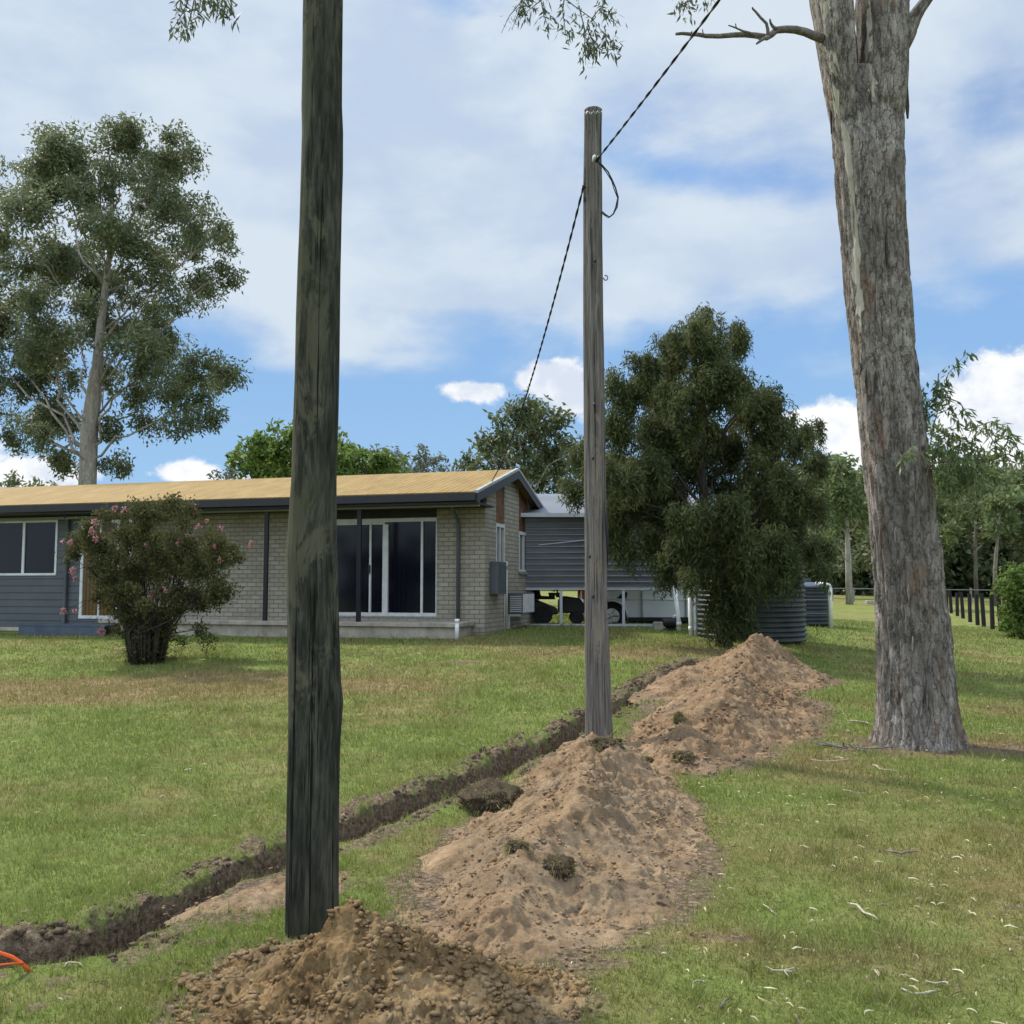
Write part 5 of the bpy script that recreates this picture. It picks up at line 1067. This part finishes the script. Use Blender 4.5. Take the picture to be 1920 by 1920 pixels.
# ---------------------------------------------------------------- big gum in front right
def big_gum():
    rng = np.random.default_rng(44); Y = 9.95
    rows = [(1392, 1632, 1806), (1375, 1638, 1800), (1340, 1643, 1793), (1300, 1645, 1787), (1200, 1645, 1780), (1100, 1642, 1771), (1000, 1635, 1758), (900, 1625, 1748), (800, 1615, 1737), (700, 1605, 1720), (600, 1592, 1712), (500, 1583, 1703), (400, 1575, 1698), (300, 1565, 1696), (200, 1555, 1697), (150, 1550, 1699), (128, 1552, 1697)]
    pts = np.array([P((l+r)/2, py, Y) for py, l, r in rows]); rr = .975*np.array([(P(r, py, Y)[0]-P(l, py, Y)[0])/2 for py, l, r in rows]); g = h0(pts[0, 0], Y)
    pts = np.vstack([[pts[0, 0], Y, g-.12], pts]); rr = np.insert(rr, 0, rr[0]*1.06); pts[-1, 2] += .05
    zz = np.arange(pts[0, 2], pts[-1, 2], .022); path = np.stack([np.interp(zz, pts[:, 2], pts[:, 0]), np.interp(zz, pts[:, 2], pts[:, 1]), zz], 1); rad = np.interp(zz, pts[:, 2], rr)
    def dis(amp):
        def disp(c, s, z, r):
            ridg = np.abs(fbm(c*5, s*5, z*.55, 4, 141)); fl = fbm(c*2.2, s*2.2, z*.35, 3, 145); fine = fbm(c*16, s*16, z*4, 3, 149); pl_ = sstep(fbm(c*6, s*6, z*2.6, 4, 151, .6), -.06, .03)
            root = np.exp(-np.clip(z-g, 0, 9)/.22)*.03*(fbm(c*2.6, s*2.6, 0, 2, 155)*2)
            return amp*(fl*.042-ridg*.035+fine*.018+pl_*.016-.008)+root
        return disp
    v, f, A_, Z = ring_mesh(path, rad, 220, dis(1.0), 1)
    zf = P(1600, 330, Y)[2]; k_ = 1-.52*sstep(v[:, 2], zf-.1, zf+.95); v[:, 1] = Y+(v[:, 1]-Y)*k_
    xt = np.interp(v[:, 2], path[:, 2], path[:, 0]); ks = 1-.75*sstep(v[:, 2], pts[-1, 2]-.16, pts[-1, 2])**2; v[:, 0] = xt+(v[:, 0]-xt)*ks; v[:, 1] = Y+(v[:, 1]-Y)*ks
    # cream peel: streak on the left face in the upper half, thin line at right
    cv = np.cos(A_); sv = np.sin(A_)
    ang = (np.degrees(A_)+360) % 360   # camera side is 270
    pl = np.exp(-((ang-212)/13)**2)*sstep(Z, 3.6, 4.6)*.82+.55*np.exp(-((ang-325)/16)**2)*sstep(Z, 4.2, 5.5)+.35*np.exp(-((ang-262)/9)**2)*sstep(Z, 4.8, 5.4)-.35*(1-sstep(Z, 2.6, 4.2))
    t = thing('gum_tree', (pts[0, 0], Y, g), 'huge leaning gum trunk with peeling grey bark, forked at the top', 'tree')
    tk = mesh_obj('trunk', v, f, MAT['gum_bark'], t, True, True, {'peel': pl})
    def limb(cpts, rads, seed, peel=.4, n=140, sy=.0):
        cpts = np.array(cpts); s = np.concatenate([[0], np.cumsum(np.linalg.norm(np.diff(cpts, axis=0), axis=1))]); q = np.arange(0, s[-1], .03)
        pp = np.stack([np.interp(q, s, cpts[:, i]) for i in range(3)], 1); rd = np.interp(q, s, rads)
        v, f, a, z = ring_mesh(pp, rd, n, dis(.6), seed); cy_ = np.interp(v[:, 2], pp[:, 2], pp[:, 1]); kz = 1+sy*(1-sstep(v[:, 2], P(1600, 120, Y)[2], P(1600, -250, Y)[2])); v[:, 1] = cy_+(v[:, 1]-cy_)*kz; mesh_obj('limb', v, f, MAT['gum_bark'], t, True, True, {'peel': np.full(len(v), peel*.5)+.5*np.exp(-((((np.degrees(a)+360) % 360)-215)/30)**2)})
    px2 = lambda l, r, py: ((P(r, py, Y)[0]-P(l, py, Y)[0])/2)
    limb([P(1590, 320, Y+.02), P(1580, 200, Y-.02), P(1574, 130, Y-.05), P(1566, 50, Y-.05), P(1560, 0, Y-.05), P(1535, -160, Y-.1), P(1480, -420, Y-.3), P(1400, -650, Y-.6)], [.05, px2(1557, 1606, 200)*.95, px2(1546, 1602, 130), px2(1534, 1598, 50), px2(1526, 1595, 0), .15, .11, .05], 2, .35, sy=.75)
    limb([P(1650, 300, Y+.05), P(1650, 200, Y+.06), P(1655, 130, Y+.06), P(1656, 50, Y+.06), P(1655, 0, Y+.06), P(1665, -200, Y+.2), P(1700, -500, Y+.5), P(1720, -750, Y+.6)], [.1, px2(1606, 1696, 200)*1.0, px2(1610, 1699, 130), px2(1609, 1700, 50), px2(1608, 1700, 0), .2, .13, .05], 3, .2, sy=.35)
    limb([P(1675, 130, Y-.0), P(1692, 70, Y-.02), P(1712, 35, Y-.05), P(1742, -8, Y-.1), P(1800, -90, Y-.3), P(1900, -220, Y-.6)], [.06, .13, .085, .062, .05, .03], 4, .5, 60)
    # dark crease in the fork, built as a recessed slab of loose bark
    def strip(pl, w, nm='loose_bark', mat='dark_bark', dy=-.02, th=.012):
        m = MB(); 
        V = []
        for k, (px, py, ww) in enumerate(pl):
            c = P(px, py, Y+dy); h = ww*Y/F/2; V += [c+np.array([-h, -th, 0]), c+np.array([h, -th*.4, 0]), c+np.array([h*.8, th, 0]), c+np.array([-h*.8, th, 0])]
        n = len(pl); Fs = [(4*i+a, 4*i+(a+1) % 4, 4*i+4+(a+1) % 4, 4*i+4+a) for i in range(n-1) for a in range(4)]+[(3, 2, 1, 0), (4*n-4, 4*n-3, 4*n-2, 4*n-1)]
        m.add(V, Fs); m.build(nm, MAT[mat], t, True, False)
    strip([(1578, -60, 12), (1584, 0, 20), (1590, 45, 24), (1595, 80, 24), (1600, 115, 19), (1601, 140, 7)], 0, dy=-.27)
    strip([(1703, 92, 3), (1701, 120, 7), (1700, 160, 5), (1701, 200, 8), (1702, 222, 3)], 0, dy=0)
    strip([(1558, 190, 2), (1558, 215, 4), (1559, 250, 2)], 0, dy=0)
    strip([(1714, 655, 5), (1719, 690, 9), (1722, 720, 4)], 0, dy=0)
    strip([(1722, 740, 10), (1726, 790, 14), (1731, 840, 8), (1735, 870, 3)], 0, dy=-.02)
    strip([(1752, 980, 3), (1757, 1000, 7), (1762, 1030, 4)], 0, dy=0)
    strip([(1738, 1010, 3), (1746, 1040, 9), (1754, 1065, 13), (1757, 1100, 5)], 0, dy=-.16)
    strip([(1725, 950, 3), (1735, 1000, 8), (1742, 1060, 6), (1747, 1115, 3)], 0, mat='dead_wood', dy=-.25)
    strip([(1775, 1150, 3), (1778, 1170, 6), (1779, 1200, 3)], 0, dy=0)
    for k in range(46):
        py = rng.uniform(150, 1340); i = np.interp(py, [r[0] for r in rows][::-1], [r[1] for r in rows][::-1]); j = np.interp(py, [r[0] for r in rows][::-1], [r[2] for r in rows][::-1])
        q = rng.uniform(-.85, .95); px = (i+j)/2+q*(j-i)/2*.96; R_ = (j-i)/2*Y/F; dy = -math.sqrt(max(0, 1-q*q))*R_*.97; ln = rng.uniform(18, 70); w = rng.uniform(2.5, 6)
        strip([(px, py, 1), (px+rng.uniform(-2, 2), py+ln*.4, w), (px+rng.uniform(-3, 3), py+ln, 1)], 0, mat=('dead_wood' if rng.uniform() < .6 else 'dark_bark'), dy=dy-.004, th=.008)
    # dead branch
    Z_ = lambda a, b: (1240+a/2.743, b/2.743); Yb = 9.3
    def br(pl, r, y0=9.85, y1=9.3):
        m = MB(); n = len(pl); m.tube([P(*Z_(*q), y0+(y1-y0)*k/(n-1)) for k, q in enumerate(pl)], list(np.linspace(r[0], r[1], n)), 8); return m
    m = br([(840, 200), (815, 195), (780, 182), (740, 165), (690, 153), (640, 150), (590, 155), (565, 178), (545, 192), (480, 182), (430, 178), (370, 180), (300, 186), (230, 185), (190, 178), (150, 176), (110, 172), (75, 175)], (.048, .014))
    for pl, r in (([(550, 190), (547, 150), (540, 120), (510, 90), (485, 60), (470, 45), (468, 38)], (.02, .008)), ([(590, 150), (572, 135), (562, 118), (558, 98)], (.02, .009)), ([(480, 182), (450, 168), (420, 160), (380, 142), (345, 130)], (.016, .006)), ([(385, 145), (382, 122)], (.007, .005)), ([(550, 190), (520, 203), (490, 225)], (.022, .01)), ([(515, 204), (485, 195)], (.01, .006)), ([(215, 180), (212, 150)], (.007, .004)), ([(152, 175), (158, 160)], (.008, .005))):
        yy = 9.5 if pl[0][0] > 400 else 9.35; n = br(pl, r, yy, yy-.1); m.add(n.v, n.f)
    m.build('dead_branch', MAT['dead_wood'], t, True, True)
    # leafy sprays hanging into the top of the frame from a high branch
    hb = MB(); root = P(1480, -420, Y-.3); pth = [root, P(1300, -430, 9.2), P(1100, -300, 8.8), P(1050, -120, 8.5), P(1020, -60, 8.4)]
    hb.tube(pth, [.07, .05, .035, .022, .012], 8); hb.tube([P(1300, -430, 9.2), P(900, -420, 8.6), P(600, -280, 8.2), P(440, -120, 8.0), P(380, -40, 8.0)], [.045, .035, .025, .016, .009], 8)
    hb.tube([P(1480, -420, Y-.3), P(1380, -200, 9.4), P(1320, -60, 9.2), P(1300, -10, 9.2)], [.04, .02, .01, .006], 6); hb.build('high_branch', MAT['pale_bark'], t, True, True)
    def spray(paths, Yd, nper, L=.085, W_=.021, seed=0, lm='leaf_spray'):
        nper = int(nper*1.6); r2 = np.random.default_rng(seed); m = MB(); P_ = []
        for pl in paths:
            q = [P(a, b, Yd+r2.uniform(-.15, .15)*(k > 0)) for k, (a, b) in enumerate(pl)]; m.tube(q, list(np.linspace(.007, .002, len(q))), 5); q = np.array(q)
            u = r2.uniform(.25, 1, nper)*(len(q)-1); i = np.minimum(u.astype(int), len(q)-2); fr = (u-i)[:, None]; P_.append(q[i]*(1-fr)+q[i+1]*fr+r2.normal(size=(nper, 3))*.035)
        m.build('twigs', MAT['dead_wood'], t, True, True); v, f = leafcloud(np.vstack(P_), L, W_, 1.0, r2); mesh_obj('leaf_spray', v, f, MAT[lm], t, True)
    spray([[(1020, -60), (1050, -10), (1075, 10), (1110, 35), (1130, 60), (1140, 80)], [(1085, 10), (1095, 50), (1097, 90), (1098, 122)], [(1110, 35), (1125, 15), (1145, 25), (1155, 50)], [(1130, 60), (1145, 75), (1158, 98)], [(1050, -40), (1015, 0), (990, 20), (975, 30)], [(1060, -20), (1055, 20), (1060, 60), (1065, 72)], [(1010, -20), (1020, 30), (1030, 55)], [(1000, -40), (985, -5), (980, 12)], [(1100, 50), (1112, 80), (1118, 95)], [(1098, 70), (1108, 90), (1110, 100)], [(1060, 0), (1080, -20), (1120, -30), (1130, 5)]], 8.5, 30, seed=1)
    spray([[(1010, -60), (980, 0), (955, 30), (940, 62)], [(980, 0), (970, 30), (960, 55)]], 8.6, 8, .06, .009, 2)
    spray([[(380, -50), (355, -5), (345, 20), (330, 45), (322, 58)], [(370, -30), (360, 20), (352, 50), (350, 66)], [(380, -40), (375, 10), (370, 35)], [(390, -50), (400, -5), (405, 18)], [(400, -40), (425, -5), (435, 20), (440, 34)], [(360, -30), (340, -5), (335, 25)], [(385, -40), (390, -5), (412, 15), (420, 25)], [(410, -40), (415, -10), (410, 10)]], 8.0, 26, seed=3)
    spray([[(1300, -10), (1285, 5), (1280, 30)], [(1300, -10), (1290, 5), (1295, 33)], [(1305, -12), (1320, -3), (1325, 8)], [(1298, -20), (1278, -5), (1276, 15)]], 9.2, 14, seed=4)
    # epicormic sprouts at right
    spray([[(1735, 900), (1740, 860), (1750, 800), (1760, 765), (1775, 745), (1780, 760), (1790, 790), (1805, 805)], [(1760, 765), (1768, 740), (1778, 700), (1815, 660)], [(1775, 745), (1800, 755), (1815, 780), (1830, 800), (1850, 805), (1870, 815)], [(1830, 800), (1860, 790), (1885, 800), (1890, 830)], [(1850, 805), (1870, 840), (1885, 860)], [(1740, 860), (1780, 850), (1820, 840), (1850, 850), (1870, 870)], [(1780, 850), (1800, 880), (1810, 910)], [(1740, 880), (1765, 880), (1790, 895), (1800, 920)], [(1820, 840), (1845, 880), (1850, 900)], [(1870, 815), (1900, 830), (1915, 850), (1925, 855)], [(1738, 800), (1735, 760), (1722, 730)], [(1760, 700), (1755, 760)]], 9.7, 46, .10, .026, 5, 'leaf_light')
    spray([[(1735, 905), (1742, 870), (1755, 835), (1790, 830), (1830, 825)], [(1742, 870), (1775, 865), (1810, 862), (1840, 870)], [(1755, 835), (1775, 815), (1800, 820), (1835, 838)], [(1810, 862), (1825, 890), (1830, 915)], [(1775, 865), (1780, 895), (1782, 930)]], 9.55, 60, .10, .026, 7, 'leaf_light')
    spray([[(1745, 880), (1725, 850), (1705, 850), (1695, 862)], [(1725, 850), (1710, 845), (1690, 855), (1688, 872)]], 9.25, 16, .09, .024, 6, 'leaf_light')
    # crown well above the frame
    cw = [tuple(P(px, py, y))+(r,) for px, py, y, r in ((1400, -700, 9.3, 1.0), (1350, -560, 9.0, .8), (1720, -820, 10.5, 1.3), (1650, -700, 10.4, 1.0), (1850, -620, 10.2, 1.1), (1920, -380, 9.3, .8), (2000, -300, 9.2, .7), (1250, -520, 9.2, .8), (1760, -960, 10.6, 1.2))]
    pts, c = crown_pts(cw, 30, 30, .25, rng, 0, .3); v, f = leafcloud(pts, .11, .024, .9, rng); mesh_obj('crown', v, f, MAT['leaf_gum'], t, True)
big_gum()

# ---------------------------------------------------------------- paddock fences
def fences():
    xs = [(1776, 1110, 1147, 52), (1784, 1110, 1150, 49.5), (1795, 1111, 1153, 47), (1806, 1111, 1156, 45), (1819, 1113, 1161, 42), (1833, 1114, 1165, 39.5), (1845, 1113, 1168, 38), (1861, 1116, 1172, 36), (1877, 1118, 1176, 34), (1895, 1120, 1182, 32), (1915, 1122, 1187, 30), (1940, 1124, 1195, 28)]
    for k, (px, pt, pb, Y) in enumerate(xs):
        b = P(px, pb, Y); g = min(h0(b[0], Y), b[2]); g = h0(b[0], Y); h = P(px, pt, Y)[2]-g; w = .08
        o_lab = 'black timber fence post in the row crossing the paddock right of the huge trunk'
        t = thing('fence_post', (b[0], Y, g), o_lab, 'fence post', 'row of black paddock fence posts'); t['label'] = o_lab
        m = MB(); lean = random.uniform(-.06, .06); m.tube([(0, 0, -.2), (lean*.5, 0, h*.5), (lean, 0, h)], [w*1.05, w, w*.95], 9); m.build('post', MAT['fencepost'], t)
    Y = 60; t = thing('wire_fence', P(1600, 1122, Y), 'far wire and rail fence across the back of the paddock', 'fence'); a = P(1530, 1103, Y); b = P(2000, 1108, Y)
    m = MB(); m.tube([a, b], .035, 6); m.build('rail', MAT['wire'], t, True)
    for px in (1560, 1600, 1640, 1700, 1760, 1820, 1880, 1940):
        q = P(px, 1103, Y); m = MB(); m.box(q[0]-.05, q[0]+.05, Y-.05, Y+.05, h0(q[0], Y)-.1, q[2]+.03); m.build('post', MAT['wire'], t, True)
    q = P(1635, 1123, 57); t = thing('concrete_block', (q[0], 57, h0(q[0], 57)), 'small pale block lying far off in front of the wire fence', 'block'); m = MB(); m.box(-.35, .35, -.2, .2, 0, .22); bevel(m.build('block', MAT['slab'], t), .03)
    Y = 24.6; t = thing('wire_fence', P(1520, 1150, Y), 'thin wires strung in front of the dark plastic tank', 'fence')
    for py in (1124, 1150): m = MB(); m.tube([P(1500, py, Y), P(1552, py, Y)], .006, 5); m.build('wire', MAT['wire'], t, True)
    m = MB(); m.tube([P(1500, 1180, Y), P(1500, 1060, Y)], .03, 8); m.build('post', MAT['metal_edge'], t, True)
fences()

# ---------------------------------------------------------------- litter on the lawn
def litter():
    rng = np.random.default_rng(3); n = 6500; y = 3.2*np.exp(rng.uniform(0, math.log(18/3.2), n)); a = rng.uniform(-R(31), R(31), n); x = y*np.tan(a)
    dens = .16+.55*sstep(x, -.5, 1.5)+.6*np.exp(-((x-3.6)**2+(y-8.8)**2)/5); ok = (heaps(x, y) < -.0) & (rng.uniform(0, 1, n) < dens); sd, _ = trench(x, y); ok &= np.abs(sd) > .3; x, y = x[ok], y[ok]; n = len(x); z = H0(x, y)+.02+.018*fbm(x*2, y*2, 0, 3, 71)
    V = []; Fs = []; th = rng.uniform(0, 6.28, n); ln = (.012+.055*rng.power(.5, n))*np.maximum(1, y/8); wd = rng.uniform(.003, .0085, n)*np.maximum(1, y/7); cv = rng.normal(0, .5, n)
    K = 5
    for k in range(K):
        q = k/(K-1)-.5; ang = th+cv*q*2; cx = x+np.cos(th)*ln*q-np.sin(th)*cv*ln*(q*q-.25)*1.0; cy = y+np.sin(th)*ln*q+np.cos(th)*cv*ln*(q*q-.25)
        w = wd*(1-(2*q)**2*.85)*.5; zz = z+.006*np.cos(q*3)+rng.uniform(0, .003, n); V.append(np.stack([cx-np.sin(ang)*w, cy+np.cos(ang)*w, zz+.003], 1)); V.append(np.stack([cx+np.sin(ang)*w, cy-np.cos(ang)*w, zz], 1))
    v = np.stack(V, 1).reshape(-1, 3); f = []
    base = np.arange(n)*2*K
    for k in range(K-1): f.append(np.stack([base+2*k, base+2*k+1, base+2*k+3, base+2*k+2], 1))
    f = np.vstack(f); a = NM('fallen_leaf'); col = a.ramp(a.island(), [(.0, (.06, .042, .026)), (.45, (.16, .115, .065)), (.8, (.31, .27, .16)), (1, (.48, .45, .32))]); m = a.set(col, .7, 0, .3)
    tag(mesh_obj('leaf_litter', v, f, m), 'pale curled fallen leaves and bark flakes scattered over the lawn', 'leaf litter', kind='stuff')
    MAT['litter'] = m
    tw = [([(1590, 1700), (1620, 1718), (1648, 1732)], .008, 'grey stick lying on the lawn right of the largest mound'), ([(1435, 1820), (1470, 1828), (1490, 1826)], .005, 'thin bent twig on the lawn below the grey stick'), ([(1478, 1838), (1470, 1828), (1488, 1822)], .005, 'short crooked twig beside the thin bent twig'),
          ([(1690, 1862), (1730, 1872), (1760, 1868)], .008, 'curved stick on the lawn near the bottom right corner'), ([(1735, 1848), (1770, 1850), (1778, 1856)], .006, 'pale flat stick behind the curved stick near the bottom right corner'), ([(1660, 1600), (1690, 1606), (1720, 1602)], .009, 'dark curled bark stick on the lawn level with the trunk'),
          ([(1580, 1485), (1605, 1492), (1625, 1490)], .006, 'pale bowed twig on the lawn below the huge trunk'), ([(1520, 1428), (1570, 1430), (1612, 1426)], .008, 'long thin stick just left below the huge trunk'), ([(1636, 1438), (1650, 1446), (1686, 1450)], .009, 'pale forked stick below the foot of the huge trunk'),
          ([(1590, 1355), (1615, 1356), (1635, 1362)], .012, 'pale bark strip left of the foot of the huge trunk'), ([(1430, 1702), (1445, 1712), (1456, 1720)], .004, 'short straight pale twig right of the largest mound'), ([(1292, 1860), (1300, 1850), (1318, 1848), (1324, 1850)], .005, 'arched pale bark curl on the lawn at the bottom centre-right'),
          ([(120, 1822), (132, 1812), (145, 1814), (156, 1820)], .005, 'arched pale bark curl below the left end of the trench'), ([(846, 1390), (862, 1398), (876, 1400)], .006, 'thin pale twig on the lawn beyond the trench'), ([(1350, 1898), (1360, 1885), (1366, 1878)], .006, 'short dark twig at the bottom edge of the lawn')]
    for pl, r, lab in tw:
        q = [G(a, b)+np.array([0, 0, .018]) for a, b in pl]; q = [q[0]]+[(q[i]+q[i+1])/2+rng.normal(size=3)*.006 if j == 0 else q[i+1] for i in range(len(q)-1) for j in (0, 1)]
        dark = 'dark' in lab; t = thing('fallen_stick', q[0], lab, 'stick', 'sticks and bark lying on the lawn'); m_ = MB(); m_.tube(q, list(r*.7*np.array([.7]+[1]*(len(q)-2)+[.4]))); m_.build('stick', MAT['dead_wood' if dark else 'stickpale'], t, True, True)
    c = G(1610, 1405); t = thing('fallen_stick', c, 'clump of dry bark rubbish on the lawn left below the huge trunk', 'bark rubbish', 'sticks and bark lying on the lawn')
    m_ = MB()
    for k in range(16): s = c+np.array([rng.normal()*.14, rng.normal()*.1, .02]); e = s+np.array([rng.normal()*.12, rng.normal()*.08, rng.uniform(0, .05)]); m_.tube([s, (s+e)/2+rng.normal(size=3)*.01, e], [.006, .01, .004], 5)
    m_.build('bark', MAT['dead_wood'], t, True, True)
MAT['stickpale'] = barkmat('pale_stick', (.18, .15, .11), (.33, .29, .22), (.5, .46, .37), None, .6, 1, 30, .3)
litter()
